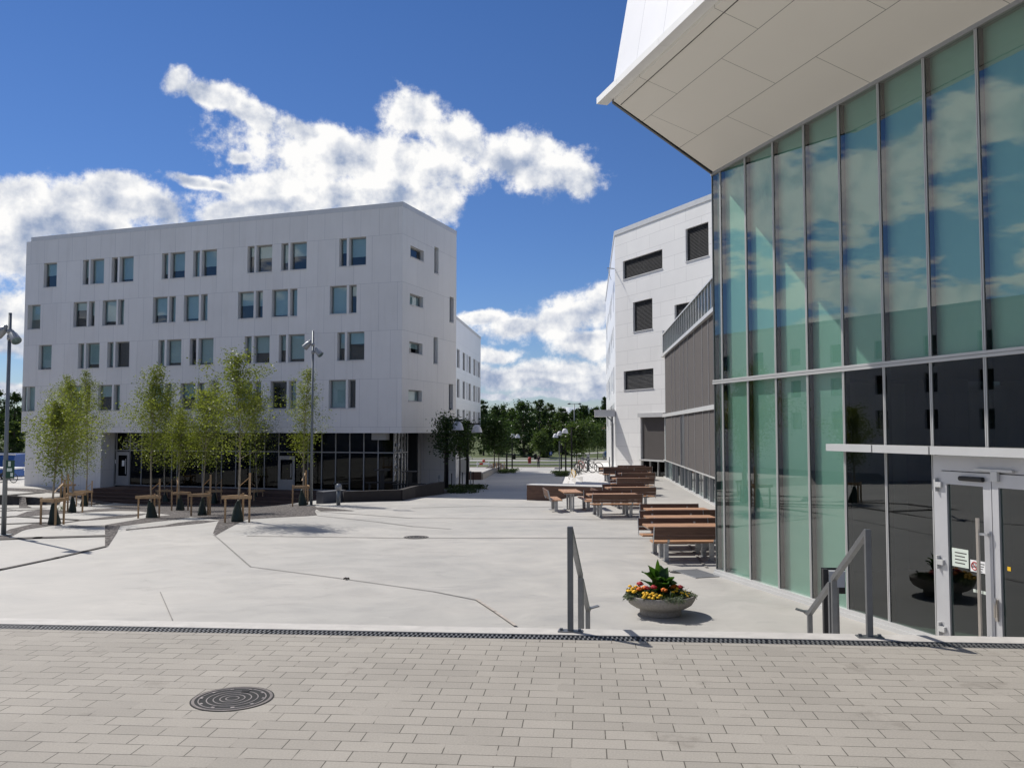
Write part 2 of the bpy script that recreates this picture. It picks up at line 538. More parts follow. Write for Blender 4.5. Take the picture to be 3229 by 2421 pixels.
class MB:
    def __init__(s, fr=None):
        s.v, s.f, s.fr = [], [], fr

    def add(s, vs, fs):
        b = len(s.v)
        s.v += [tuple(p) for p in vs]
        s.f += [tuple(i + b for i in f) for f in fs]
        return s

    def quad(s, a, b, c, d):
        return s.add((a, b, c, d), ((0, 1, 2, 3),))

    def bx(s, x0, x1, y0, y1, z0, z1):
        v = [(x, y, z) for z in (z0, z1) for x, y in ((x0, y0), (x1, y0), (x1, y1), (x0, y1))]
        return s.add(v, ((3, 2, 1, 0), (4, 5, 6, 7), (0, 1, 5, 4), (1, 2, 6, 5), (2, 3, 7, 6), (3, 0, 4, 7)))

    def bar(s, p0, p1, w, h, up=(0, 0, 1)):
        """a box from p0 to p1, w across, h along up"""
        p0, p1 = Vector(p0), Vector(p1)
        d = (p1 - p0).normalized()
        up = Vector(up)
        if abs(d.dot(up)) > .98:
            up = Vector((0, 1, 0))
        sd = d.cross(up).normalized() * w / 2
        u = sd.cross(d).normalized() * h / 2
        v = [p + a * sd + b * u for p in (p0, p1) for a, b in ((-1, -1), (1, -1), (1, 1), (-1, 1))]
        return s.add(v, ((0, 1, 2, 3), (7, 6, 5, 4), (0, 4, 5, 1), (1, 5, 6, 2), (2, 6, 7, 3), (3, 7, 4, 0)))

    def tube(s, pts, rad, n=8, cap=True):
        pts = [Vector(p) for p in pts]
        if not isinstance(rad, (list, tuple)):
            rad = [rad] * len(pts)
        b = len(s.v)
        ref = Vector((.31, .95, .05))
        for i, p in enumerate(pts):
            d = (pts[min(i + 1, len(pts) - 1)] - pts[max(i - 1, 0)])
            d = d.normalized() if d.length > 1e-9 else Vector((0, 0, 1))
            a = d.cross(ref)
            if a.length < .1:
                a = d.cross(Vector((1, 0, 0)))
            a.normalize()
            c = d.cross(a)
            for k in range(n):
                q = 2 * math.pi * k / n
                s.v.append(tuple(p + rad[i] * (math.cos(q) * a + math.sin(q) * c)))
        for i in range(len(pts) - 1):
            for k in range(n):
                k2 = (k + 1) % n
                s.f.append((b + i * n + k, b + (i + 1) * n + k, b + (i + 1) * n + k2, b + i * n + k2))
        if cap:
            s.f.append(tuple(b + k for k in range(n)))
            s.f.append(tuple(b + (len(pts) - 1) * n + k for k in reversed(range(n))))
        return s

    def prism(s, poly, z0, z1, top=None):
        n = len(poly)
        top = top or poly
        a = sum(poly[i][0] * poly[(i + 1) % n][1] - poly[(i + 1) % n][0] * poly[i][1] for i in range(n))
        if a < 0:
            poly, top = poly[::-1], top[::-1]
        v = [(p[0], p[1], z0 if len(p) < 3 else p[2]) for p in poly] + [(p[0], p[1], z1) for p in top]
        return s.add(v, [tuple(range(n))[::-1], tuple(range(n, 2 * n))] + [(i, (i + 1) % n, n + (i + 1) % n, n + i) for i in range(n)])

    def lathe(s, prof, n=24, c=(0, 0, 0)):
        b = len(s.v)
        for r, z in prof:
            for k in range(n):
                q = 2 * math.pi * k / n
                s.v.append((c[0] + r * math.cos(q), c[1] + r * math.sin(q), c[2] + z))
        for i in range(len(prof) - 1):
            for k in range(n):
                k2 = (k + 1) % n
                s.f.append((b + i * n + k, b + i * n + k2, b + (i + 1) * n + k2, b + (i + 1) * n + k))
        s.f.append(tuple(b + k for k in reversed(range(n))))
        s.f.append(tuple(b + (len(prof) - 1) * n + k for k in range(n)))
        return s

    def ball(s, c, r, n=10, sq=(1, 1, 1)):
        m = max(4, n // 2)
        pr = [(max(1e-4, math.sin(math.pi * i / m)) * r, -math.cos(math.pi * i / m) * r) for i in range(m + 1)]
        b = len(s.v)
        s.lathe(pr, n)
        for i in range(b, len(s.v)):
            p = s.v[i]
            s.v[i] = (c[0] + p[0] * sq[0], c[1] + p[1] * sq[1], c[2] + p[2] * sq[2])
        return s

    def torus(s, c, R0, r, axis='x', n=28, m=6):
        b = len(s.v)
        for i in range(n):
            a = 2 * math.pi * i / n
            for j in range(m):
                q = 2 * math.pi * j / m
                rr = R0 + r * math.cos(q)
                u, v, w = rr * math.cos(a), rr * math.sin(a), r * math.sin(q)
                p = (w, u, v) if axis == 'x' else (u, v, w) if axis == 'z' else (u, w, v)
                s.v.append((c[0] + p[0], c[1] + p[1], c[2] + p[2]))
        for i in range(n):
            for j in range(m):
                i2, j2 = (i + 1) % n, (j + 1) % m
                s.f.append((b + i * m + j, b + i2 * m + j, b + i2 * m + j2, b + i * m + j2))
        return s

    def build(s, name, material, parent=None, smooth=False, bevel=0):
        """one mesh object; vertices go frame -> world -> parent's own space"""
        T = s.fr.M if s.fr else Matrix.Identity(4)
        if parent is not None and s.fr:
            T = rootM(parent).inverted() @ T
        me = bpy.data.meshes.new(name)
        me.from_pydata(s.v, [], s.f)
        me.validate()
        # UVs in metres from the builder's own axes
        uv = me.uv_layers.new(name='UVMap')
        nv = len(me.vertices)
        co = np.empty(nv * 3)
        me.vertices.foreach_get('co', co)
        co = co.reshape(-1, 3)
        li = np.empty(len(me.loops), dtype=np.int32)
        me.loops.foreach_get('vertex_index', li)
        nl = len(me.polygons)
        nor = np.empty(nl * 3)
        me.polygons.foreach_get('normal', nor)
        nor = nor.reshape(-1, 3)
        lt = np.empty(nl, dtype=np.int32)
        me.polygons.foreach_get('loop_total', lt)
        fn = np.repeat(nor, lt, axis=0)
        p = co[li]
        flat = np.abs(fn[:, 2]) > .8
        hx = np.hypot(fn[:, 0], fn[:, 1]) + 1e-9
        tx, ty = -fn[:, 1] / hx, fn[:, 0] / hx
        # horizontal tangent always runs along +x (or +y) of the frame
        sg = np.where(np.abs(tx) > .3, np.sign(tx), np.sign(ty))
        u = np.where(flat, p[:, 0], (p[:, 0] * tx + p[:, 1] * ty) * sg)
        v = np.where(flat, p[:, 1], p[:, 2])
        out = np.empty((len(li), 2))
        out[:, 0], out[:, 1] = u, v
        uv.data.foreach_set('uv', out.ravel())
        me.transform(T)
        me.materials.append(MATS[material])
        if smooth:
            me.polygons.foreach_set('use_smooth', [True] * nl)
        o = bpy.data.objects.new(name, me)
        COL.objects.link(o)
        if parent is not None:
            o.parent = parent
        if bevel:
            bv = o.modifiers.new('bevel', 'BEVEL')
            bv.width = bevel
            bv.segments = 2
            bv.limit_method = 'ANGLE'
        return o


def rootM(o):
    m = Matrix.Translation(o.location) @ o.rotation_euler.to_matrix().to_4x4()
    return m if o.parent is None else rootM(o.parent) @ m


def tag(o, label, cat, group=None, kind=None):
    o['label'] = label
    o['category'] = cat
    if group:
        o['group'] = group
    if kind:
        o['kind'] = kind
    return o


def struct(o, kind='structure'):
    o['kind'] = kind
    return o


def thing(name, label, cat, loc=(0, 0, 0), rotz=0.0, group=None):
    o = bpy.data.objects.new(name, None)
    o.empty_display_size = .2
    COL.objects.link(o)
    o.location = loc
    o.rotation_euler = (0, 0, rotz)
    return tag(o, label, cat, group)


def dup(root, loc, rotz=0.0, label=None, scale=None):
    def cp(o, par):
        c = o.copy()
        COL.objects.link(c)
        if par is not None:
            c.parent = par
        for ch in list(kids.get(o.name, ())):
            cp(ch, c)
        return c
    kids = {}
    for o in COL.objects:
        if o.parent is not None:
            kids.setdefault(o.parent.name, []).append(o)
    r = cp(root, None)
    r.location = loc
    r.rotation_euler = (0, 0, rotz)
    if scale:
        r.scale = (scale,) * 3 if not isinstance(scale, (tuple, list)) else scale
    if label:
        r['label'] = label
    return r


def sstep(a, b, x):
    t = max(0.0, min(1.0, (x - a) / (b - a)))
    return t * t * (3 - 2 * t)


def zg(x, y):
    """height of the paved ground"""
    w = sstep(-7.0, -14.0, x)
    base = -max(0.0, y - 28.5) * .025 * (1 - w) - max(0.0, y - 26.0) * .056 * w
    k = sstep(37.5, 40.5, y)
    r = sstep(1.3 + 2.0 * k, 3.8 + .1 * k, x - .082 * (y - 53) * k)
    base *= (1 - r) if y < 85 else 1 - r * (1 - sstep(85, 100, y))
    base = max(base, -1.42) if x < -7 and y < 75 else base
    if x < -20 and y > 50:
        base = base * (1 - .45 * sstep(-22, -31, x)) if y < 75 else base
    return max(base, -2.45)


def gp(px, py, dz=0.0):
    """where the ray through a picture point meets the paved ground"""
    d = ray(px, py)
    t, st = 5.0, 0.25
    while t < 400:
        p = d * t
        if CZ + p.z <= zg(p.x, p.y):
            break
        t += st
    for _ in range(30):
        st *= .5
        p = d * t
        t += -st if CZ + p.z <= zg(p.x, p.y) else st
    p = d * t
    return Vector((p.x, p.y, zg(p.x, p.y) + dz))


def atd(px, py, y):
    d = ray(px, py)
    return Vector((0, 0, CZ)) + d * (y / d.y)

# ------------------------------------------------------------------ ground
def grid_mesh(name, xs, ys, zf, material):
    v = [(x, y, zf(x, y)) for y in ys for x in xs]
    n = len(xs)
    f = [(j * n + i, j * n + i + 1, (j + 1) * n + i + 1, (j + 1) * n + i) for j in range(len(ys) - 1) for i in range(n - 1)]
    m = MB()
    m.add(v, f)
    return m.build(name, material, smooth=False)


def overlay(m, poly, dz):
    """a patch of flat paving laid on the ground, cut to follow its slope"""
    bm = bmesh.new()
    bm.faces.new([bm.verts.new((p[0], p[1], 0)) for p in poly])
    xs = [p[0] for p in poly]
    ys = [p[1] for p in poly]
    for ax, lo, hi in ((0, min(xs), max(xs)), (1, min(ys), max(ys))):
        k = math.ceil(lo + 1e-3)
        while k < hi - 1e-3:
            co = [0, 0, 0]
            no = [0, 0, 0]
            co[ax] = k
            no[ax] = 1
            bmesh.ops.bisect_plane(bm, geom=bm.verts[:] + bm.edges[:] + bm.faces[:], plane_co=co, plane_no=no, dist=1e-5)
            k += 1
    bm.verts.index_update()
    vs = [(v.co.x, v.co.y, zg(v.co.x, v.co.y) + dz) for v in bm.verts]
    fs = []
    for f in bm.faces:
        ids = [v.index for v in f.verts]
        fs.append(ids if f.normal.z >= 0 or f.calc_area() == 0 else ids[::-1])
    bm.free()
    m.add(vs, fs)


def terrain(x, y):
    if y < 126:
        z = -3.2
    elif y < 134:
        z = -3.2 + (y - 126) / 8 * .75
    elif y < 168:
        z = -2.45
    elif y < 260:
        z = -2.45 + (y - 168) * .036
    else:
        z = .86 + min(6, (y - 260) * .01)
    return z


def lin(a, b, st):
    return [a + st * i for i in range(int(round((b - a) / st)) + 1)]


struct(grid_mesh('grass_ground', [-3000, -900, -400, -200, -100, -60, -30, 0, 30, 60, 100, 200, 400, 900, 3000],
                 [-900, -200, 60, 126, 130, 134, 150, 168, 180, 200, 230, 260, 400, 800, 3500], terrain, 'grass'))
gx = [-90, -70, -55, -48] + lin(-44, 14, 1) + [18, 24, 34, 50]
gy = [7.2] + lin(8, 84, 1) + lin(88, 128, 4)
struct(grid_mesh('plaza', gx, gy, zg, 'plaza_concrete'))

# gravel beds and open joints between the slabs (picture points of their corners, on the ground)
gravel_polys = [
    [(560, 1590), (700, 1590), (850, 1590), (985, 1591), (1000, 1600), (992, 1612), (1000, 1624), (965, 1627), (780, 1637), (700, 1641), (640, 1634), (560, 1625), (470, 1616), (385, 1603), (320, 1594)],
    [(690, 1641), (780, 1637), (752, 1649), (680, 1688), (672, 1681)],
    [(690, 1642), (640, 1649), (520, 1661), (398, 1672), (396, 1669), (520, 1656), (560, 1648), (620, 1641)],
    [(545, 1623), (600, 1630), (560, 1637), (480, 1646), (412, 1655), (378, 1659), (331, 1659), (332, 1655), (420, 1640), (480, 1629)],
    [(331, 1658.6), (379, 1658.6), (370, 1678), (342, 1721), (331, 1724)],
    [(420, 1622), (470, 1618), (420, 1630), (330, 1637), (257, 1642), (190, 1651), (150, 1659), (70, 1673), (20, 1700), (-40, 1706), (-40, 1696), (10, 1679), (103, 1652), (180, 1648), (247, 1641), (330, 1630)],
    [(385, 1603), (440, 1611), (370, 1610), (300, 1613), (230, 1617), (150, 1622), (100, 1627), (44, 1629), (85, 1613), (133, 1606), (250, 1612), (300, 1605)],
    [(15, 1538), (95, 1540), (158, 1545), (200, 1549), (195, 1556), (120, 1552), (15, 1547)],
    [(15, 1564), (80, 1566), (140, 1569), (230, 1564), (330, 1572), (360, 1588), (280, 1590), (270, 1578), (160, 1572), (80, 1571), (15, 1568)],
    [(60, 1591), (80, 1591), (100, 1600), (60, 1601)],
    [(985, 1600), (1010, 1600), (1120, 1611), (1010, 1611)],
]
thin = [  # open joints: points, width in metres
    ([(9, 1700), (120, 1696), (334, 1690)], .10), ([(332, 1724), (177, 1760), (0, 1797), (-150, 1825)], .06),
    ([(-20, 1654), (140, 1648)], .12), ([(-20, 1589), (180, 1587)], .12), ([(-20, 1602), (140, 1602)], .12),
    ([(-20, 1613), (130, 1606)], .12), ([(-20, 1633), (45, 1629)], .12), ([(44, 1628), (140, 1634), (250, 1640)], .10),
    ([(15, 1581), (130, 1572), (230, 1563)], .12), ([(15, 1562), (60, 1559), (130, 1553)], .12),
    ([(70, 1612), (-10, 1601)], .05), ([(230, 1662), (331, 1659)], .10),
]
gm = MB()
for i, p in enumerate(gravel_polys):
    overlay(gm, [gp(*q) for q in p], .006 + .001 * i)
struct(gm.build('gravel_bed', 'gravel'), 'stuff')


def ribbon(m, pts, w, dz):
    for a, b in zip(pts[:-1], pts[1:]):
        d = (b - a)
        d.z = 0
        n = Vector((-d.y, d.x, 0)).normalized() * w / 2
        e = d.normalized() * w * .3
        overlay(m, [a - n - e, b - n + e, b + n + e, a + n - e], dz)


jm = MB()
for i, (pts, w) in enumerate(thin):
    ribbon(jm, [gp(*q) for q in pts], w * (3.6 if w > .07 else 2.0), .019 + .001 * i)
struct(jm.build('paving_gap', 'joint_dark'))
jm = MB()
for i, (pts, w) in enumerate([
    ([(674, 1686), (700, 1708), (790, 1787)], .035), ([(790, 1787), (1060, 1822), (1365, 1865)], .03), ([(1365, 1865), (1502, 1892)], .035),
    ([(1300, 1601), (1500, 1596), (1900, 1591)], .030), ([(992, 1612), (1300, 1634), (1700, 1636), (2040, 1640)], .026),
    ([(780, 1690), (1300, 1697), (1700, 1696), (2060, 1698)], .022), ([(2160, 1700), (2210, 1772), (2229, 1790)], .02),
    ([(505, 1868), (543, 1955)], .016), ([(1000, 1626), (1300, 1660), (1420, 1668)], .018)]):
    ribbon(jm, [gp(*q) for q in pts], w if i in (0, 1, 2, 7) else w * 3.2, .010 + .001 * i)
struct(jm.build('slab_joint', 'joint_soft'))
jm = MB()
ribbon(jm, [gp(1502, 1892), gp(1560, 1930), gp(1625, 1975)], .055, .024)
struct(jm.build('repaired_joint', 'joint_pale'))

# ------------------------------------------------------------------ upper terrace, drain and steps
TR = Fr((0, 7.06, 0), R(-4.7))
ZT = CZ - 1.65
EDGE = .30
m = MB(TR)
m.bx(-45, 14, -30, -.085, -1, ZT)
struct(m.build('paved_terrace', 'paver_stone'))
m = MB(TR)
m.bx(-45, 14, .085, EDGE, -1, ZT + .002)
m.bx(-45, 14, -.0845, .0845, -1, ZT - .06)
struct(m.build('terrace_edge', 'edge_concrete'))
m = MB(TR)
for i in range(1, 8):
    m.bx(.1, 3.35, EDGE + .32 * (i - 1) + (.002 if i == 1 else 0), EDGE + .32 * i, -1, ZT - i * .1625)
struct(m.build('steps', 'step_concrete'))
# slotted channel grating, one piece per metre
g0 = None
for k in range(-8, 8):
    lab = 'dark iron channel grating with two rows of slots between pavers and terrace edge'
    if g0 is None:
        g0 = thing('channel_grate', lab, 'drain grate', TR.w(k, 0, ZT), TR.rot, 'channel gratings along the terrace edge')
        m = MB()
        for y in (-.077, -.004, .069):
            m.bx(.003, .997, y, y + (.008 if y else .008), -.02, -.001)
        for i in range(27):
            x = .01 + i * .0367
            m.bx(x, x + .015, -.069, -.004, -.018, -.0025)
            m.bx(x + .012, x + .027, .004, .069, -.018, -.0025)
        m.build('grate', 'grate_iron', g0)
        m = MB()
        m.bx(0.001, .999, -.0835, -.0775, -.05, .0015)
        m.bx(0.001, .999, .0775, .0835, -.05, .0015)
        m.build('channel_rim', 'grate_iron', g0)
        m = MB()
        m.bx(0, 1, -.0768, .0768, -.058, -.045)
        m.build('channel_bed', 'drain_void', g0)
    else:
        dup(g0, TR.w(k, 0, ZT), TR.rot)


def handrail(name, label, x, mirror, turn=0.0):
    t = thing(name, label, 'handrail', TR.w(x, .20, ZT), TR.rot + R(turn), 'steel handrails beside the steps')
    w = .046

    def post(y, z0, z1):
        m = MB()
        m.bx(-w / 2, w / 2, y - w / 2, y + w / 2, z0, z1)
        m.build('post', 'dark_steel', t, bevel=.003)
    post(0, .006, .854)
    post(.98, -.50, .315)
    post(1.08, -.65, .25)
    post(1.86, -.98, -.18)
    m = MB()
    m.bar((0, w / 2, .825), (0, 1.0, .285), w - .004, .05)
    m.build('rail', 'dark_steel', t, bevel=.003)
    m = MB()
    m.bar((0, 1.08 + w / 2, .222), (0, 1.86 + w / 2, -.208), w - .004, .05)
    m.build('rail', 'dark_steel', t, bevel=.003)
    m = MB()
    m.bar((0, 1.885, -.21), (0, 2.02, -.21), w - .002, .03)
    m.bar((0, 1.98, -.21), (mirror * .10, 2.02, -.185), .06, .012)
    m.build('rail_end', 'dark_steel', t)
    m = MB()
    m.bx(-.10, .10, -.05, .05, -.001, .010)
    for a in (-.075, .075):
        m.bx(a - .012, a + .012, -.012, .012, .010, .026)
    m.build('base_plate', 'dark_steel', t)


handrail('handrail', 'dark grey steel handrail standing left of the flower bowl at the terrace edge', .465, 1, -4.6)
handrail('handrail', 'dark grey steel handrail at the terrace edge in front of the glass wall', 2.845, -1)

# ------------------------------------------------------------------ far ground: street, verges, paths
m = MB()
m.bx(-60, 40, 134.6, 136.2, -3, -2.30)
struct(m.build('far_pavement', 'kerb_stone'))
m = MB()
m.bx(-300, 300, 150, 158, -3, -2.432)
struct(m.build('road', 'road_pale'))
m = MB()
m.bx(-300, 300, 163, 165.5, -3, -2.40)
struct(m.build('cycle_path', 'kerb_stone'))
m = MB()
m.bx(-14, 14, 107, 126.5, -3, -2.385)
struct(m.build('gravel_yard', 'red_gravel'))
m = MB()
m.add([(10, 178, terrain(0, 178) + .03), (13, 178, terrain(0, 178) + .03), (60, 212, terrain(0, 212) + .03), (50, 214, terrain(0, 214) + .03)], ((0, 1, 2, 3),))
m.add([(19, 158.2, -2.42), (24, 158.2, -2.42), (29, 200, terrain(0, 200) + .05), (23, 200, terrain(0, 200) + .05)], ((0, 1, 2, 3),))
m.add([(14, 126, -2.415), (22.5, 126, -2.415), (23, 149.8, -2.415), (17, 149.8, -2.415)], ((0, 1, 2, 3),))
struct(m.build('far_path', 'road_pale'))

# steps from the raised side of the plaza down to the lane
ST = Fr((4.28, 52.6, 0), R(-4.7))
m = MB(ST)
for i in range(3):
    m.bx(-.42 * (i + 1) + .003, -.42 * i, -11.0, 9.5 - i * .2, -1.6, -.015 - .17 * i)
m.bx(0, 2.2, -11.0, 26, -1.6, .012)
struct(m.build('lane_steps', 'step_concrete'))

# ------------------------------------------------------------------ facades
def facade(fr, W, z0, z1, rects, depth, wallm, parent, name='wall'):
    """an outer wall skin with real openings and reveals"""
    m = MB(fr)
    xs = sorted({0.0, W} | {a for r in rects for a in r[:2]})
    zs = sorted({z0, z1} | {a for r in rects for a in r[2:4]})
    for i in range(len(xs) - 1):
        for j in range(len(zs) - 1):
            cx, cz = (xs[i] + xs[i + 1]) / 2, (zs[j] + zs[j + 1]) / 2
            if any(r[0] < cx < r[1] and r[2] < cz < r[3] for r in rects):
                continue
            m.quad((xs[i], 0, zs[j]), (xs[i + 1], 0, zs[j]), (xs[i + 1], 0, zs[j + 1]), (xs[i], 0, zs[j + 1]))
    for a, b, c, d in (r[:4] for r in rects):
        m.quad((a, 0, c), (b, 0, c), (b, depth, c), (a, depth, c))
        m.quad((a, depth, d), (b, depth, d), (b, 0, d), (a, 0, d))
        m.quad((a, 0, c), (a, depth, c), (a, depth, d), (a, 0, d))
        m.quad((b, depth, c), (b, 0, c), (b, 0, d), (b, depth, d))
    return m.build(name, wallm, parent)


def window(fr, r, depth, parent, blind=0.0, framem='frame_grey', sill=True, fw=.06, glass='window_glass', slats=False):
    a, b, c, d = r[:4]
    m = MB(fr)
    y = depth - .09
    m.bx(a + .001, a + fw, y, depth - .001, c + .001, d - .001)
    m.bx(b - fw, b - .001, y, depth - .001, c + .001, d - .001)
    m.bx(a + fw, b - fw, y, depth - .001, c + .001, c + fw)
    m.bx(a + fw, b - fw, y, depth - .001, d - fw, d - .001)
    w = m.build('window', framem, parent)
    m = MB(fr)
    m.bx(a + fw, b - fw, y + .03, y + .045, c + fw, d - fw)
    m.build('pane', glass, w)
    if blind > .02:
        m = MB(fr)
        m.bx(a + fw + .01, b - fw - .01, y + .10, y + .115, d - fw - (d - c - 2 * fw) * blind, d - fw)
        m.build('blind', 'blind_fabric', w)
    if slats:
        m = MB(fr)
        n = int((d - c) / .085)
        for i in range(n):
            z = d - .05 - i * .085
            m.add([(a + .02, y - .06, z - .035), (b - .02, y - .06, z - .035), (b - .02, y - .02, z + .02), (a + .02, y - .02, z + .02),
                   (a + .02, y - .055, z - .040), (b - .02, y - .055, z - .040), (b - .02, y - .015, z + .015), (a + .02, y - .015, z + .015)],
                  ((0, 1, 2, 3), (7, 6, 5, 4), (0, 4, 5, 1), (3, 2, 6, 7)))
        m.bx((a + b) / 2 - .03, (a + b) / 2 + .03, y - .012, y, c, d)
        m.build('slatted_blind', 'slat_blind', w)
    if sill:
        m = MB(fr)
        m.bx(a - .02, b + .02, -.05, depth - .095, c - .03, c + .012)
        m.build('sill', 'coping_metal', w)
    return w


# ------------------------------------------------------------------ left block
LA_ROT = R(-19.4)
LA = Fr((-32.54, 58.27, 0), LA_ROT)
WA = 27.9
LBc = LA.w(WA, 0)
LB = Fr((LBc.x, LBc.y, 0), R(70.6))
WB = 7.8
ZB, ZTOP = 2.77, 15.95
block = thing('white_block', 'long white panelled block with rows of paired windows and dark glazed ground floor', 'building', (LA.o.x, LA.o.y, -.7), LA_ROT)
k1, k2 = .3618, .4071
row1 = [(372, 468), (707, 753), (780, 880), (958, 1006), (1035, 1137), (1398, 1448), (1480, 1585), (1672, 1722), (1755, 1863)]
row2 = [(240, 335), (640, 740), (768, 813), (893, 997), (1023, 1071), (1335, 1440), (1470, 1520), (1607, 1713), (1748, 1797)]
row3 = [(347, 441), (684, 731), (758, 858), (938, 986), (1016, 1117), (1382, 1430), (1463, 1569), (1657, 1705), (1740, 1848)]
b1 = [(190, 235), (265, 367), (453, 499), (531, 635), (906, 953), (988, 1096)]
b2 = [(130, 228), (261, 305), (392, 493), (527, 572), (843, 949), (986, 1032)]
b3 = [(179, 223), (257, 356), (444, 490), (524, 626), (898, 945), (981, 1089)]
row4 = [(213, 308), (623, 718), (750, 796), (875, 973), (1003, 1050), (1315, 1418), (1450, 1500), (1592, 1697), (1733, 1780)]
b4 = [(127, 224), (258, 302), (390, 495), (527, 572), (843, 949), (985, 1031)]
tops = [14.11, 11.34, 8.60, 5.84]
rb_ = random.Random(6)
blinds = {(r_, c_): rb_.choice((.35, .55, .8, .95, 1, 1, .0, .7)) for r_ in range(4) for c_ in range(15)}
blinds_seen = {(0, 3): .0, (0, 4): .9, (0, 8): .62, (0, 10): .45, (0, 12): .48, (0, 14): .68, (1, 3): .85, (1, 5): .7, (1, 7): .9, (1, 9): .5, (1, 11): .95, (1, 13): 1,
          (2, 2): .85, (2, 4): 0, (2, 6): .9, (2, 8): .95, (2, 10): .62, (2, 12): .9, (2, 14): .4, (3, 3): .45, (3, 7): .55, (3, 11): .0, (1, 1): .3, (0, 0): .5, (2, 9): .6, (0, 13): .5, (1, 0): .6}
rectsA, order = [], []
for ri, (ra, rb) in enumerate(((row1, b1), (row2, b2), (row3, b3), (row4, b4))):
    pr = [(x0 * k1, x1 * k1) for x0, x1 in ra] + [(700 + x0 * k2, 700 + x1 * k2) for x0, x1 in rb]
    for ci, (x0, x1) in enumerate(pr):
        s0, s1 = LA.hit(x0, 1100)[0], LA.hit(x1, 1100)[0]
        big = (s1 - s0) > .72
        wd = 1.13 if big else .50
        c = (s0 + s1) / 2
        rectsA.append((c - wd / 2, c + wd / 2, tops[ri] - 1.65, tops[ri]))
        order.append((ri, ci, big))
zgl = -.66
sL = LA.hit(318, 1450)[0]
DEP = .30
facade(LA, WA, ZB, ZTOP - .28, rectsA, DEP, 'white_panel', block)
blinds.update(blinds_seen)
for r, (ri, ci, big) in zip(rectsA, order):
    window(LA, r, DEP, block, blinds.get((ri, ci), .0))
m = MB(LA)
m.quad((0, 0, -1.5), (sL, 0, -1.5), (sL, 0, ZB), (0, 0, ZB))
m.quad((sL, 0, -1.5), (sL, 1.2, -1.5), (sL, 1.2, ZB), (sL, 0, ZB))
m.quad((sL, 0, ZB), (sL, 1.2, ZB), (WA, 1.2, ZB), (WA, 0, ZB))
m.build('lower_wall', 'white_panel', block)
# gable
hz = [(1463, 1566, 440, 548), (1460, 1563, 808, 907), (1457, 1560, 1180, 1268), (1454, 1557, 1553, 1632)]
vt = [(1648, 1680, 435, 655), (1767, 1798, 825, 1030), (1645, 1677, 1137, 1348), (1763, 1795, 1500, 1702)]
rectsB = []
for i, (x0, x1, y0, y1) in enumerate(hz + vt):
    s0 = LB.hit(700 + x0 * k2, 600)[0]
    s1 = LB.hit(700 + x1 * k2, 600)[0]
    cx = 700 + (x0 + x1) / 2 * k2
    ym = 600 + (y0 + y1) / 2 * k2
    zc = LB.hit(cx, ym)[1]
    h = .66 if i < 4 else 1.65
    rectsB.append((s0, max(s1, s0 + (.0 if i < 4 else .5)), zc - h / 2, zc + h / 2))
rectsB = [(a, min(b, WB - .15), c, d) for a, b, c, d in rectsB]
facade(LB, WB, ZB, ZTOP - .28, rectsB, DEP, 'gable_panel', block, 'gable_wall')
for i, r in enumerate(rectsB):
    window(LB, r, DEP, block, (0, 1, .5, 1, .3, 0, .5, 0)[i])
m = MB(LB)
m.quad((0, 0, ZB), (0, 1.1, ZB), (WB, 1.1, ZB), (WB, 0, ZB))
m.build('gable_soffit', 'white_panel', block)
# core behind the windows, roof, rear walls, coping
P0, P1, P2 = LA.w(0, 0), LA.w(WA, 0), LB.w(WB, 0)
P3 = LA.w(0, WB)
I0, I1, I2, I3 = LA.w(.75, .75), LA.w(WA - .75, .75), LA.w(WA - .75, WB - .2), LA.w(.75, WB - .2)
m = MB(IDENT)
m.prism([(p.x, p.y) for p in (I0, I1, I2, I3)], ZB + .3, ZTOP - .6)
m.build('dark_rooms', 'dark_room', block)
m = MB(IDENT)
m.quad((P2.x, P2.y, -1.5), (P3.x, P3.y, -1.5), (P3.x, P3.y, ZTOP - .28), (P2.x, P2.y, ZTOP - .28))
m.quad((P3.x, P3.y, -1.5), (P0.x, P0.y, -1.5), (P0.x, P0.y, ZTOP - .28), (P3.x, P3.y, ZTOP - .28))
m.build('rear_wall', 'white_panel', block)
m = MB(IDENT)
m.prism([(p.x, p.y) for p in (LA.w(.1, .1), LA.w(WA - .1, .1), LA.w(WA - .1, WB - .1), LA.w(.1, WB - .1))], ZTOP - .5, ZTOP - .3)
rf = m.build('roof', 'coping_metal', block)
m = MB(LA)
m.bx(-.012, WA + .012, -.012, .4, ZTOP - .28, ZTOP)
m.bx(-.04, .4, .401, WB, ZTOP - .28, ZTOP - .001)
m.bx(-.04, WA, WB - .4, WB + .03, ZTOP - .28, ZTOP - .002)
m.build('coping', 'coping_metal', rf)
m = MB(LB)
m.bx(.002, WB + .012, -.013, .4, ZTOP - .28, ZTOP - .0015)
m.build('coping', 'coping_metal', rf)
# glazed ground floor
GY = 1.15
sR = LA.hit(1240, 1450, GY)[0]
ztr = LA.hit(1100, 1426, GY)[1]
mul_px = [320 + q * .1447 for q in (85, 335, 628, 880, 1385, 1540, 1660)] + [640] + [930 + q * .1809 for q in (235, 472, 715, 960, 1205, 1455)] + [700, 745, 790, 835, 880]
mul = sorted(LA.hit(q, 1450, GY)[0] for q in mul_px)
m = MB(LA)
m.bx(sL + .02, sR, GY, GY + .02, zgl, ZB - .001)
m.build('shop_glazing', 'shop_glass', block)
for s in mul + [sL + .04]:
    m = MB(LA)
    m.bx(s - .03, s + .03, GY - .05, GY - .002, zgl, ZB - .002)
    m.build('mullion', 'frame_grey', block)
mm = MB(LA)
mm.bx(sL + .02, sR, GY - .046, GY - .003, ztr - .03, ztr + .03)
mm.bx(sL + .02, sR, GY - .048, GY - .003, zgl, zgl + .07)
mm.build('transom', 'frame_grey', block)
m = MB(LA)
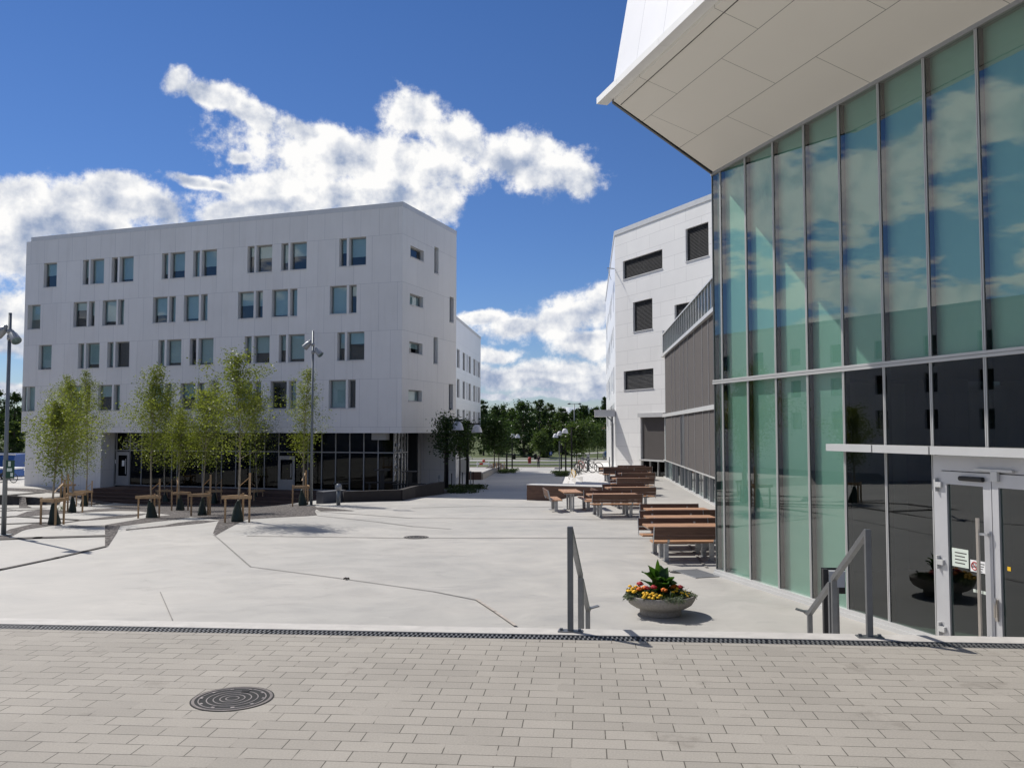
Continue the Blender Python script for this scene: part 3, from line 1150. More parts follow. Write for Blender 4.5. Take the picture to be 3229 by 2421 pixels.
m.bx(sL + .02, sR, GY + 3.2, GY + 3.3, zgl, ZB)
m.bx(sL + .02, sR, GY + .1, GY + 3.2, zgl - .1, zgl)
m.build('dark_interior', 'dark_room', block)


def shop_door(px0, px1, ytop):
    a, b = LA.hit(px0, 1450, GY)[0], LA.hit(px1, 1450, GY)[0]
    zt = LA.hit((px0 + px1) / 2, ytop, GY)[1]
    m = MB(LA)
    y0, y1 = GY - .085, GY - .052
    m.bx(a, a + .16, y0, y1, zgl, zt)
    m.bx(b - .16, b, y0, y1, zgl, zt)
    m.bx(a + .16, b - .16, y0, y1, zt - .22, zt)
    m.bx(a + .16, b - .16, y0, y1, zgl, zgl + .62)
    d = m.build('door', 'frame_grey', block)
    m = MB(LA)
    m.bar((b - .22, y0 - .05, zgl + .75), (b - .22, y0 - .05, zt - .45), .035, .035)
    m.bx(b - .235, b - .2, y0 - .05, y0, zgl + .9, zgl + .93)
    m.bx(b - .235, b - .2, y0 - .05, y0, zt - .6, zt - .57)
    m.build('handle', 'silver_metal', d)
    return d


shop_door(370, 410, 1424)
shop_door(880, 932, 1437)
m = MB(LA)
x = LA.hit(390, 1450, GY)[0]
m.bx(x - .09, x + .12, GY - .055, GY - .049, zgl + 1.25, zgl + 1.62)
x = LA.hit(360, 1450, GY)[0]
m.bx(x - .14, x + .14, GY - .012, GY - .004, zgl + 1.4, zgl + 1.66)
m.build('paper_notice', 'paper_white', block)
# round emblem and the visible start of the lettering over the door
ex, ez = LA.hit(320 + 545 * .1447, 1330 + 515 * .1447, GY)
m = MB(LA)
m.torus((ex, GY - .010, ez), .33, .016, 'y', 36, 6)
m.bx(ex - .02, ex + .17, GY - .016, GY - .004, ez - .16, ez - .09)
m.bar((ex - .06, GY - .010, ez - .12), (ex + .05, GY - .010, ez + .12), .014, .07)
m.bar((ex + .05, GY - .010, ez + .12), (ex + .14, GY - .010, ez - .10), .014, .05)
m.build('emblem', 'frame_grey', block)


def text_obj(body, size, name, material, parent, M, depth=.004, align='CENTER'):
    cu = bpy.data.curves.new(name, 'FONT')
    cu.body = body
    cu.size = size
    cu.extrude = depth
    cu.align_x = align
    cu.align_y = 'CENTER'
    tmp = bpy.data.objects.new(name, cu)
    COL.objects.link(tmp)
    dg = bpy.context.evaluated_depsgraph_get()
    me = bpy.data.meshes.new_from_object(tmp.evaluated_get(dg))
    bpy.data.objects.remove(tmp)
    me.materials.clear()
    me.materials.append(MATS[material])
    me.transform(rootM(parent).inverted() @ M)
    o = bpy.data.objects.new(name, me)
    COL.objects.link(o)
    o.parent = parent
    return o


def upright(fr, x, y, z):
    """text placement on the outside of a frame's wall"""
    return fr.M @ Matrix.Translation((x, y, z)) @ Matrix.Rotation(math.pi / 2, 4, 'X')


tx, tz = LA.hit(320 + 675 * .1447, 1330 + 520 * .1447, GY)
text_obj('Sp', .56, 'lettering', 'frame_grey', block, upright(LA, tx, GY - .008, tz), align='LEFT')
# corner bay behind the glass, with its pink film and white marks
CB = Fr(LA.w(sR, GY), R(70.6))
CL = CB.hit(1284, 1450)[0]
m = MB(CB)
m.bx(.02, CL, .0, .02, zgl, ZB - .002)
m.build('corner_glazing', 'shop_glass', block)
for s in (.03, CL * .3, CL * .55, CL * .78, CL - .03):
    m = MB(CB)
    m.bx(s - .03, s + .03, -.05, -.002, zgl, ZB - .003)
    m.build('mullion', 'frame_grey', block)
m = MB(CB)
m.bx(0, CL, -.046, -.003, ztr - .03, ztr + .03)
m.build('transom', 'frame_grey', block)
m = MB(CB)
m.bx(.06, CL - .05, .06, .08, zgl, ZB - .05)
m.build('window_film', 'pink_film', block)
m = MB(CB)
rr = random.Random(4)
for i in range(7):
    z = 2.5 - i * .33
    for s in (CL * .15, CL * .4):
        if s > CL * .3 and i > 3:
            continue
        m.bar((s + rr.uniform(-.1, .1), -.012, z), (s + rr.uniform(-.12, .14), -.012, z - rr.uniform(.12, .22)), .008, .12)
m.build('film_marks', 'paper_white', block)
m = MB(LA)
x, z = LA.hit(930 + 1520 * .1809, 1330 + 240 * .1809, .9)
m.bx(x - .5, x + .45, .55, .95, z - .24, ZB - .004)
m.build('soffit_lamp', 'frame_grey', block)

# lower walls and piers under the gable, set back from it
GW = Fr(CB.w(CL, 0), R(86.5))
px_ = [1284, 1304, 1333, 1350, 1373, 1386, 1446]
sg_ = [GW.hit(q, 1450)[0] for q in px_]
sg_[0] = 0.0
m = MB(GW)
for i in range(6):
    m.bx(sg_[i] + .002, sg_[i + 1], (.75, 0, .75, 0, .5, 0)[i], 1.4, -1.6, ZB - .003)
m.build('ground_wall', 'wall_concrete', block)
m = MB(GW)
m.bx(sg_[4] + .04, sg_[5] - .04, .44, .495, -1.2, 1.5)
m.build('wooden_hatch', 'deck_boards', block)

# ------------------------------------------------------------------ the wing behind it along the lane
WG0 = Fr((-5.83, 70.0, 0), R(84.9))
o_ = WG0.w(-11.6, 0)
WG = Fr((o_.x, o_.y, 0), R(84.9))
WW = 38.0
ZW = 13.25
wing = thing('white_wing', 'white wing along the lane behind the gable, with tall narrow windows', 'building', (WG.o.x, WG.o.y, -1.2), WG.rot)
cols = [(150, 180), (217, 244), (262, 272), (286, 311), (342, 365), (377, 388), (397, 416), (441, 461), (470, 482)]
rw = []
for zt in (10.35, 7.6, 4.85):
    for i, (a, b) in enumerate(cols):
        s0, s1 = WG.hit(1400 + a * .2712, 1300)[0], WG.hit(1400 + b * .2712, 1300)[0]
        s0, s1 = max(11.8, s0), min(WW - .25, s1)
        if s1 - s0 > .2:
            rw.append((s0, s1, zt - 1.7, zt))
facade(WG, WW, ZB, ZW - .25, rw, .22, 'wing_panel', wing)
for r in rw:
    window(WG, r, .22, wing, 0, sill=False)
m = MB(WG)
m.quad((0, 0, ZB), (0, 1.4, ZB), (WW, 1.4, ZB), (WW, 0, ZB))
m.quad((WW, 0, ZB), (WW, 12, ZB), (WW, 12, ZW - .25), (WW, 0, ZW - .25))
m.build('end_wall', 'wing_panel', wing)
m = MB(WG)
m.bx(.5, WW - .5, .6, 10, ZB + .2, ZW - .5)
m.build('dark_rooms', 'dark_room', wing)
m = MB(WG)
m.bx(.06, WW - .06, .3, 11.9, ZW - .45, ZW - .26)
wr = m.build('roof', 'coping_metal', wing)
m = MB(WG)
m.bx(-.0, WW + .04, -.04, .4, ZW - .25, ZW)
m.bx(WW - .4, WW + .038, .401, 12, ZW - .25, ZW - .001)
m.build('coping', 'coping_metal', wr)
m = MB(WG)
m.bx(19.6, WW - .6, 1.4, 1.44, -2.3, ZB - .002)
m.build('lower_glazing', 'shop_glass', wing)
m = MB(WG)
for i in range(34):
    s = 19.8 + i * .48
    m.bx(s, s + .10, .9, 1.0, -2.3, -.05)
m.bx(19.7, WW - .8, .895, 1.005, -.05, .05)
m.build('slatted_screen', 'silver_metal', wing)
m = MB(WG)
m.bx(19.5, WW - .5, 2.0, 2.2, -2.3, ZB - .01)
m.build('back_wall', 'wall_concrete', wing)
m = MB(WG)
m.bx(.3, WW - .3, 11.6, 11.9, -2.6, ZW - .5)
m.bx(.3, .6, 1.5, 11.6, -2.6, ZW - .5)
m.build('rear_wall', 'wing_panel', wing)

# ------------------------------------------------------------------ the block outside the left edge, seen mirrored in the glass
NB = Fr((-47.5, 74.0, 0), R(-86))
NB = Fr((-47.5, 2.0, 0), R(92))
nb = thing('mirrored_block', 'grey white block outside the left edge, mirrored in the glass hall', 'building', NB.o, NB.rot)
rn = []
for zt in (10.6, 7.6, 4.6):
    s = 2.0
    while s < 70:
        rn.append((s, s + 1.2, zt - 1.6, zt))
        s += 4.6
facade(NB, 73, -2, 12.6, rn, .3, 'white_panel', nb)
for r in rn[::2]:
    window(NB, r, .3, nb, 0, sill=False)
m = MB(NB)
m.bx(.1, 72.9, .45, 12, -2, 12.3)
m.build('dark_rooms', 'dark_room', nb)
m = MB(NB)
m.bx(0, 73, -.04, 12.2, 12.6, 12.9)
m.bx(-.02, .08, .0, 12, -2, 12.59)
m.bx(72.92, 73.02, .0, 12, -2, 12.59)
m.build('roof', 'coping_metal', nb)

# ------------------------------------------------------------------ white office block on the right
KX, KY = 7.14, 59.8
RF = Fr((KX, KY, 0), R(-64.7))
ZR = 16.72
office = thing('white_office', 'white panelled office block with slatted blinds beyond the fabric screened hall', 'building', (KX, KY, 0), RF.rot)
k3 = .374
wr_ = [(305, 640, 655, 810), (833, 1032, 383, 660), (390, 552, 1000, 1250), (740, 900, 1022, 1275), (312, 556, 1580, 1740)]
rr_ = []
for x0, x1, yt, yb in wr_:
    X0 = 1850 + x0 * k3
    s0, zt = RF.hit(X0, 580 + yt * k3)
    _, zb = RF.hit(X0, 580 + yb * k3)
    s1 = RF.hit(1850 + x1 * k3, 900)[0]
    rr_.append((s0, s1, zb, zt))
bx0 = RF.hit(2020, 1400)[0]
bx1 = RF.hit(2096, 1400)[0]
rr_.append((bx0, bx1, -.0, RF.hit(2020, 1315)[1]))
WR = 16.0
facade(RF, WR, -.3, ZR - .32, rr_, .26, 'lit_panel', office)
for r in rr_[:-1]:
    window(RF, r, .26, office, 0, slats=True, framem='black_metal')
# screened ground-floor opening
a, b, c, d = rr_[-1]
m = MB(RF)
zs = RF.hit(2050, 1451)[1]
m.bx(a + .05, b, .12, .15, zs, d)
m.build('fabric_screen', 'screen_fabric', office)
m = MB(RF)
m.bx(a, b + .1, -.12, .10, zs - .05, zs + .05)
m.bx(a - .05, b + .1, -.20, .05, d - .02, d + .26)
for q in (0, .33, .66):
    s = a + (b - a) * q
    m.bx(s, s + .06, .08, .16, c, zs - .05)
m.build('screen_frame', 'silver_metal', office)
m = MB(RF)
m.bx(a + .07, b, .17, .19, c, zs)
m.build('lower_pane', 'shop_glass', office)
RL = Fr((KX + 31 * .0872, KY + 31 * .9962, 0), R(-95))
WL = 31.0
rl = []
rr = random.Random(9)
for zt, offs in ((13.6, 0), (10.6, 1.1), (7.6, .4), (4.9, 1.5)):
    s = 1.0 + offs
    while s < WL - 2.0:
        w = rr.choice((.55, 1.3, 2.2, .9))
        h = rr.choice((1.6, 2.0, .8))
        if s + w < WL - .6:
            rl.append((s, s + w, zt - h, zt))
        s += w + rr.choice((.6, 1.2, 2.0))
facade(RL, WL, -.3, ZR - .32, rl, .03, 'wing_panel', office, 'lane_wall')
for r in rl:
    m = MB(RL)
    m.bx(r[0] + .004, r[1] - .004, .008, .028, r[2] + .004, r[3] - .004)
    m.build('window', 'shop_glass', office)
m = MB(RF)
m.bx(.5, WR, .55, 9, .0, ZR - .7)
m.build('dark_rooms', 'dark_room', office)
m = MB(RL)
m.bx(.4, WL - .6, .5, 6, .0, ZR - .7)
m.build('dark_rooms', 'dark_room', office)
q = [RL.w(.1, .1), RF.w(.12, .12), RF.w(WR - .1, .1), RF.w(WR - .1, 20)]
m = MB(IDENT)
m.prism([(p.x, p.y) for p in q], ZR - .55, ZR - .33)
orf = m.build('roof', 'coping_metal', office)
m = MB(RF)
m.bx(.0, WR, -.05, .4, ZR - .32, ZR)
m.build('coping', 'silver_metal', orf)
m = MB(RL)
m.bx(0, WL - .001, -.05, .4, ZR - .32, ZR - .001)
m.build('coping', 'silver_metal', orf)
# canopy over the lane side, its post and the rain pipe
zc1, zc0 = 2.95 + 61 / F * 59.5, 2.95 + 42 / F * 59.5
m = MB(RL)
m.bx(WL - 2.1, WL - .06, -1.45, -.052, zc0, zc1)
m.bx(WL - 2.14, WL - .02, -1.49, -.05, zc1, zc1 + .05)
m.build('canopy', 'coping_metal', office)
m = MB(RL)
m.tube([(WL - .25, -.60, zc0), (WL - .25, -.32, zc0 - .25), (WL - .25, -.20, zc0 - .5), (WL - .25, -.20, 0)], .05, 10)
m.build('rain_pipe', 'lamp_grey', office)
m = MB(RL)
m.bx(WL - .62, WL - .50, -.3, -.18, 0, zc0)
m.build('canopy_post', 'dark_steel', office)
m = MB(RF)
m.bar((-.02, -.03, 14.1), (-.02, -.6, 14.1), .05, .05)
m.bar((-.02, -.6, 14.1), (.5, -.62, 13.2), .02, .02)
m.build('flag_bracket', 'lamp_grey', office)

# ------------------------------------------------------------------ low hall with grey fabric screens
HF = Fr((9.535, 54.6, 0), R(-94.5))
hall = thing('screened_hall', 'low hall clad in brown grey fabric screens with a sloping glass parapet', 'building', (HF.o.x, HF.o.y, 0), HF.rot)
WH = 36.0
zsill = 1.05
zmid, zub, ztop = 3.83, 7.5, 8.95
mp = [2100, 2119.6, 2130, 2146.7, 2158.3, 2171, 2192.7, 2218, 2238, 2261]
ms = [HF.hit(x, 1300)[0] for x in mp]
while ms[-1] < WH - 2:
    ms.append(ms[-1] + (1.8 if len(ms) % 2 else 2.5))
ms = [max(.05, s) for s in ms]
for i in range(len(ms) - 1):
    a, b = ms[i] + .04, ms[i + 1] - .04
    for z0, z1 in ((zsill + .06, zmid - .10), (zmid + .12, zub - .02)):
        if i == 3 and z0 < 2:
            continue
        m = MB(HF)
        m.bx(a, b, -.02 + .004 * (i % 3), .0 + .004 * (i % 3), z0, z1)
        m.build('fabric_screen', 'screen_fabric', hall)
for s in ms:
    m = MB(HF)
    m.bx(s - .028, s + .028, -.035, .12, .05, zub)
    m.build('mullion', 'frame_grey', hall)
m = MB(HF)
m.bx(ms[3] + .036, ms[4] - .036, .02, .10, zsill, zmid)
m.build('shut_panel', 'dark_steel', hall)
m = MB(HF)
m.bx(0, WH, -.10, .13, zmid - .09, zmid + .10)
m.bx(0, WH, -.16, .13, zub - .02, zub + .14)
m.build('ledge', 'silver_metal', hall)
m = MB(HF)
m.bx(.0, WH, -.05, .004, zsill, zsill + .055)
m.bx(0, WH, -.06, .13, .0, .06)
m.build('sill_rail', 'silver_metal', hall)
s = .1
while s < WH:
    m = MB(HF)
    m.bx(s, s + .035, .03, .054, .06, zsill)
    m.build('window_bar', 'frame_grey', hall)
    s += 1.15
m = MB(HF)
m.bx(0, WH, .055, .07, .06, zmid)
m.build('window_strip', 'window_glass', hall)
m = MB(HF)
m.bx(0, WH, .5, 3, -.2, zub)
m.build('dark_rooms', 'dark_room', hall)
m = MB(HF)
m.bx(0, WH, .02, .035, zub + .14, ztop)
m.build('parapet_glass', 'tinted_glass', hall)
s = .06
while s < WH:
    m = MB(HF)
    m.bx(s, s + .05, -.03, .015, zub + .14, ztop)
    m.build('parapet_bar', 'silver_metal', hall)
    s += .92
m = MB(HF)
m.bx(-.02, .055, -.05, .06, zub + .14, ztop + .25)
m.build('parapet_post', 'silver_metal', hall)
m = MB(HF)
m.add([(0, -.06, ztop), (WH, -.06, ztop), (WH, .9, ztop + .42), (0, .9, ztop + .42), (0, -.06, ztop - .07), (WH, -.06, ztop - .07), (WH, .9, ztop + .3), (0, .9, ztop + .3)],
      ((0, 1, 2, 3), (7, 6, 5, 4), (0, 4, 5, 1), (3, 2, 6, 7), (0, 3, 7, 4), (1, 5, 6, 2)))
m.bx(0, WH, .9, 9, ztop + .05, ztop + .35)
m.build('roof', 'silver_metal', hall)
m = MB(HF)
m.bx(0, WH, .9, 1.0, zub, ztop + .2)
m.build('parapet_backing', 'coping_metal', hall)

# ------------------------------------------------------------------ glass hall on the right
GF = Fr((4.176, 17.859, 0), math.atan2(-.9598, .2807))
glass = thing('glass_hall', 'tall glass fronted hall with green panes under a jutting white upper storey', 'building', (4.176, 17.859, 0), GF.rot)
WGH = 17.0
T0, TS = .31, .945
ZG, ZTR = 8.28, 3.93
mts = [T0 + TS * i for i in range(19) if T0 + TS * i < WGH]
edges = [.0] + mts
ND = 4  # number of bays after which the lower panes are clear
DB, DE = 6, 8  # door bays
for i in range(len(edges) - 1):
    a, b = edges[i] + .025, edges[i + 1] - .025
    m = MB(GF)
    m.bx(a, b, .002, .014, ZTR + .05, ZG - .06)
    m.build('pane', 'tinted_glass', glass)
    if not DB < i <= DE:
        m = MB(GF)
        m.bx(a, b, .002, .014, .13, ZTR - .05)
        m.build('pane', 'tinted_glass' if i <= ND else 'clear_dark_glass', glass)
    else:
        m = MB(GF)
        m.bx(a, b, .002, .014, 2.66, ZTR - .05)
        m.build('pane', 'clear_dark_glass', glass)
    m = MB(GF)
    m.bx(edges[i] + .01, edges[i + 1] - .01, .10, .115, ZTR - .02, ZG)
    m.build('backing_panel', 'mint_panel', glass)
    if i <= ND:
        m = MB(GF)
        m.bx(edges[i] + .01, edges[i + 1] - .01, .10, .115, .08, ZTR - .03)
        m.build('backing_panel', 'mint_panel', glass)
for i, s in enumerate(mts):
    m = MB(GF)
    z0 = 2.66 if DB < i < DE else .02
    for dx in (-.024, .005):
        m.bx(s + dx, s + dx + .019, -.012, .0015, z0, ZG - .02)
    mu = m.build('mullion', 'mullion_metal', glass)
    m = MB(GF)
    m.bx(s - .023, s + .023, .0155, .098, z0, ZG - .021)
    m.build('shaded_core', 'black_metal', mu)  # mullion core in black, standing in for the shadow band beside it
m = MB(GF)
m.bx(-.05, WGH, -.032, .0012, ZTR - .045, ZTR - .006)
m.bx(-.05, WGH, -.028, .0012, ZTR + .004, ZTR + .042)
m.bx(-.0, WGH, -.01, .097, ZTR - .019, ZTR + .03)
m.build('transom', 'mullion_metal', glass)
m = MB(GF)
for a, b in ((-.03, mts[DB] - .03), (mts[DE] + .03, WGH)):
    m.bx(a, b, -.07, .10, .0, .065)
    m.bx(a, b, -.05, .10, .067, .12)
m.build('sill', 'silver_metal', glass)
m = MB(GF)
m.bx(-.03, WGH, -.03, .19, ZG - .05, ZG + .02)
m.build('head_rail', 'frame_grey', glass)
m = MB(GF)
m.bx(-.03, -.004, -.012, .25, 0, ZG)
m.bx(-.04, -.006, .25, 9, 0, ZG)
m.build('end_wall', 'dark_steel', glass)
# interior seen through the clear panes
m = MB(GF)
m.bx(.3, WGH, .25, 9, -.12, -.02)
m.build('hall_floor', 'hall_tiles', glass)
m = MB(GF)
m.bx(.3, WGH, 7.0, 7.2, 0, ZG)
m.bx(.3, .5, .21, 7, 0, ZTR)
m.build('hall_wall', 'hall_wall', glass)
m = MB(GF)
m.bx(.3, WGH, .21, 7, ZTR + .1, ZTR + .25)
m.build('dark_ceiling', 'dark_room', glass)
m = MB(GF)
m.bx(6.15, 6.5, 2.2, 2.55, 0, ZTR)
m.bx(9.5, 9.85, 2.2, 2.55, 0, ZTR)
m.build('column', 'green_board', glass)
m = MB(GF)
m.bx(6.9, 8.6, 3.4, 3.5, 1.9, 3.1)
m.bx(5.0, 6.0, 4.4, 4.5, 2.3, 2.6)
m.build('wall_board', 'green_board', glass)
# entrance
ca = 3.945
m = MB(GF)
for s0, s1 in ((ca, 5.02), (5.045, 6.17), (6.195, 9.2)):
    m.bx(s0, s1, -.25, -.056, 2.615, 2.725)
m.build('canopy', 'silver_metal', glass)
m = MB(GF)
m.bx(ca + .02, 9.18, -.243, -.056, 2.622, 2.718)
m.build('canopy_core', 'dark_steel', glass)
d0, d1 = mts[DB] + .03, mts[DE] - .03
m = MB(GF)
m.bx(d0, d0 + .15, -.03, .12, 0, 2.6)
m.bx(d1 - .06, d1, -.03, .12, 0, 2.6)
m.bx(d0 + .15, d1 - .06, -.03, .12, 2.40, 2.6)
m.build('door_frame', 'door_metal', glass)
mid = 7.017
for k, (a, b) in enumerate(((d0 + .155, mid - .006), (mid + .006, d1 - .065))):
    m = MB(GF)
    y0, y1 = -.05, .02
    m.bx(a, a + .10, y0, y1, .02, 2.39)
    m.bx(b - .13, b, y0, y1, .02, 2.39)
    m.bx(a + .10, b - .13, y0, y1, 2.22, 2.39)
    m.bx(a + .10, b - .13, y0, y1, .02, .16)
    dr = m.build('door', 'door_metal', glass)
    m = MB(GF)
    m.bx(a + .10, b - .13, -.02, -.008, .16, 2.22)
    m.build('pane', 'clear_dark_glass', dr)
    if k == 0:
        m = MB(GF)
        hx = b - .145
        m.bx(hx - .02, hx + .02, -.15, -.125, .10, 1.82)
        m.build('handle', 'stainless', dr)
        for z in (.32, 1.62):
            m = MB(GF)
            m.bar((hx, -.135, z), (b - .05, -.10, z), .025, .03)
            m.bx(b - .075, b - .03, -.105, -.051, z - .02, z + .02)
            m.build('handle_bracket', 'silver_metal', dr)
        for z in (.25, 1.15, 2.2):
            m = MB(GF)
            m.bx(a - .10, a - .07, -.085, -.031, z - .09, z + .09)
            m.bx(a - .0705, a + .03, -.085, -.052, z - .03, z + .04)
            m.build('hinge', 'silver_metal', dr)
        m = MB(GF)
        m.tube([(a + .36, -.075, 2.31), (b - .10, -.075, 2.31)], .032, 10)
        m.build('door_closer', 'black_metal', dr)
        # the printed sticker and the paper notice
        sx, sz = b - .235, 1.18
        m = MB(GF)
        m.bx(sx - .16, sx + .13, -.026, -.0215, sz - .075, sz + .075)
        st = m.build('no_smoking_sticker', 'paper_white', dr)
        m = MB(GF)
        m.torus((sx - .09, -.028, sz), .050, .007, 'y', 26, 6)
        m.bar((sx - .125, -.029, sz + .035), (sx - .055, -.029, sz - .035), .004, .012)
        m.build('red_ring', 'red_paint', dr)
        m = MB(GF)
        m.bar((sx - .125, -.0275, sz - .012), (sx - .06, -.0275, sz - .006), .003, .013)
        m.bar((sx - .065, -.0275, sz + .0), (sx - .075, -.0275, sz + .03), .003, .006)
        for q in range(4):
            for w0, w1 in ((0, .05), (.055, .09 - .012 * q)):
                m.bx(sx - .02 + w0, sx - .02 + w1, -.0275, -.026, sz + .045 - q * .032 - .011, sz + .045 - q * .032)
        m.build('print', 'print_dark', dr)
        m = MB(GF)
        m.bx(a + .14, a + .42, -.0255, -.0211, 1.13, 1.37)
        m.build('paper_notice', 'paper', dr)
        m = MB(GF)
        for q in range(4):
            m.bx(a + .19, a + .39 - .03 * (q % 2), -.0275, -.0256, 1.31 - q * .045, 1.323 - q * .045)
        m.build('print', 'joint_dark', dr)
        m = MB(GF)
        for q in range(4):
            m.bx(b - .36 + q * .055, b - .32 + q * .055, -.0255, -.0211, .84, .88)
        m.build('arrow_sticker', 'paper', dr)
    else:
        m = MB(GF)
        m.bx(a + .18, a + .23, -.0255, -.0211, 1.20, 1.25)
        m.build('yellow_sticker', 'yellow_paint', dr)
        m = MB(GF)
        m.bx(a + .02, a + .055, -.075, -.051, .55, .82)
        m.tube([(a + .04, -.08, .84), (a + .04, -.10, .75), (a + .04, -.10, .6)], .013, 8)
        m.build('lock', 'stainless', dr)
        m = MB(GF)
        m.bx(a - .25, a + .35, -.09, -.055, 2.42, 2.45)
        m.bx(a + .03, a + .13, -.10, -.055, 2.30, 2.42)
        m.build('door_closer', 'silver_metal', dr)
# jutting upper storey: rising soffit, tilted white front, gutter lip
ET, EO, ZE = 1.15, -2.70, 9.10
LEAN = .165
ZU = 19.5
zs0 = ZG + .001
zin = zs0 - .065
m = MB(GF)
so_ = [(-.02, .22, zin), (WGH, .22, zin), (WGH, EO, ZE), (ET, EO, ZE)]
m.add(so_ + [(x, y, z + .05) for x, y, z in so_], ((3, 2, 1, 0), (4, 5, 6, 7), (0, 1, 5, 4), (1, 2, 6, 5), (2, 3, 7, 6), (3, 0, 4, 7)))
m.build('soffit', 'soffit_panel', glass)
zj = zs0 + (ZE - zs0) * 2.55 / 2.70
m = MB(GF)
m.bx(ET - .02, WGH, -2.554, -2.546, zj - .012, zj + .01)
m.build('soffit_joint', 'joint_dark', glass)
m = MB(GF)
zf = ZE + .06
lean = (ZU - zf) * LEAN
e0, e1 = (ET - .10, EO - .02), (WGH, EO - .02)
dx = (ZU - zf) * .05
m.add([(e0[0], e0[1], zf), (e1[0], e1[1], zf), (e1[0], e1[1] + lean, ZU), (e0[0] + dx, e0[1] + lean, ZU),
       (-.05, .3, zf - .7), (WGH, .3, zf - .7), (WGH, 4, ZU), (-.05, 4, ZU)],
      ((0, 1, 2, 3), (3, 2, 6, 7), (0, 3, 7, 4), (4, 7, 6, 5), (1, 5, 6, 2)))
m.build('upper_wall', 'fascia_panel', glass)
for s0, s1 in ((ET - .36, ET + .6), (ET + .606, ET + 2.3), (ET + 2.306, ET + 4.2), (ET + 4.206, WGH)):
    m = MB(GF)
    m.bx(s0, s1, EO - .20, EO + .02, ZE + .052, ZE + .17)
    m.build('gutter_lip', 'paper_white', glass)
m = MB(GF)
m.add([(-.06, .2, zin - .03), (ET - .02, EO, ZE - .02), (ET - .02, EO, ZE + .05), (-.06, .2, zin + .2),
       (-.10, .2, zin - .03), (ET - .08, EO, ZE - .02), (ET - .08, EO, ZE + .05), (-.10, .2, zin + .2)],
      ((0, 1, 2, 3), (7, 6, 5, 4), (0, 4, 5, 1), (3, 2, 6, 7), (0, 3, 7, 4), (1, 5, 6, 2)))
m.build('edge_trim', 'dark_steel', glass)

# ------------------------------------------------------------------ picnic furniture
BL = 1.70


def make_bench(label):
    """sitter faces +Y; the back stands at -Y"""
    t = thing('bench', label, 'bench', (0, 0, 0), 0, 'wooden benches of the picnic sets')
    h = BL / 2
    m = MB()
    m.bx(-h, h, -.20, -.005, .415, .455)
    m.bx(-h, h, .005, .20, .415, .455)
    m.build('seat', 'bench_wood', t, bevel=.006)
    m = MB()
    m.bar((-h, -.285, .555), (h, -.285, .555), .038, .085, (0, -.2, 1))
    m.bar((-h, -.318, .70), (h, -.318, .70), .038, .19, (0, -.2, 1))
    m.build('backrest', 'shaded_dark_wood', t, bevel=.006)
    for x in (-.52, .52):
        m = MB()
        m.bx(x - .045, x + .045, -.06, .06, .012, .40)
        m.bx(x - .07, x + .07, -.16, .16, 0, .012)
        m.bx(x - .05, x + .05, -.20, .20, .40, .4145)
        m.build('leg', 'galvanised', t)
    for x in (-h - .008, h + .008):
        m = MB()
        for p, q in (((x, .19, .405), (x, -.22, .405)), ((x, -.22, .405), (x, -.255, .44)), ((x, -.255, .44), (x, -.345, .80))):
            m.bar(p, q, .012, .05, (0, 1, .2))
        m.build('side_frame', 'galvanised', t)
    for x in (-.52, .52):
        m = MB()
        m.bar((x, -.16, .40), (x, -.262, .45), .05, .012)
        m.bar((x, -.262, .45), (x, -.30, .72), .05, .012, (0, 1, 0))
        m.build('back_bracket', 'galvanised', t)
    return t


def make_table(label):
    t = thing('picnic_table', label, 'table', (0, 0, 0), 0, 'wooden tables of the picnic sets')
    h = BL / 2 + .02
    m = MB()
    for i in range(4):
        y = -.345 + i * .175
        m.bx(-h, h, y, y + .165, .69, .735)
    m.build('tabletop', 'bench_wood', t, bevel=.006)
    for x in (-.50, .50):
        m = MB()
        m.bx(x - .045, x + .045, -.075, -.015, .012, .68)
        m.bx(x - .045, x + .045, .015, .075, .012, .68)
        m.bx(x - .08, x + .08, -.2, .2, 0, .012)
        m.bx(x - .03, x + .03, -.33, .33, .665, .689)
        m.build('leg', 'galvanised', t)
    m = MB()
    for x in (-h + .03, h - .03):
        m.bx(x - .02, x + .02, -.34, .34, .67, .689)
    m.build('end_batten', 'galvanised', t)
    return t


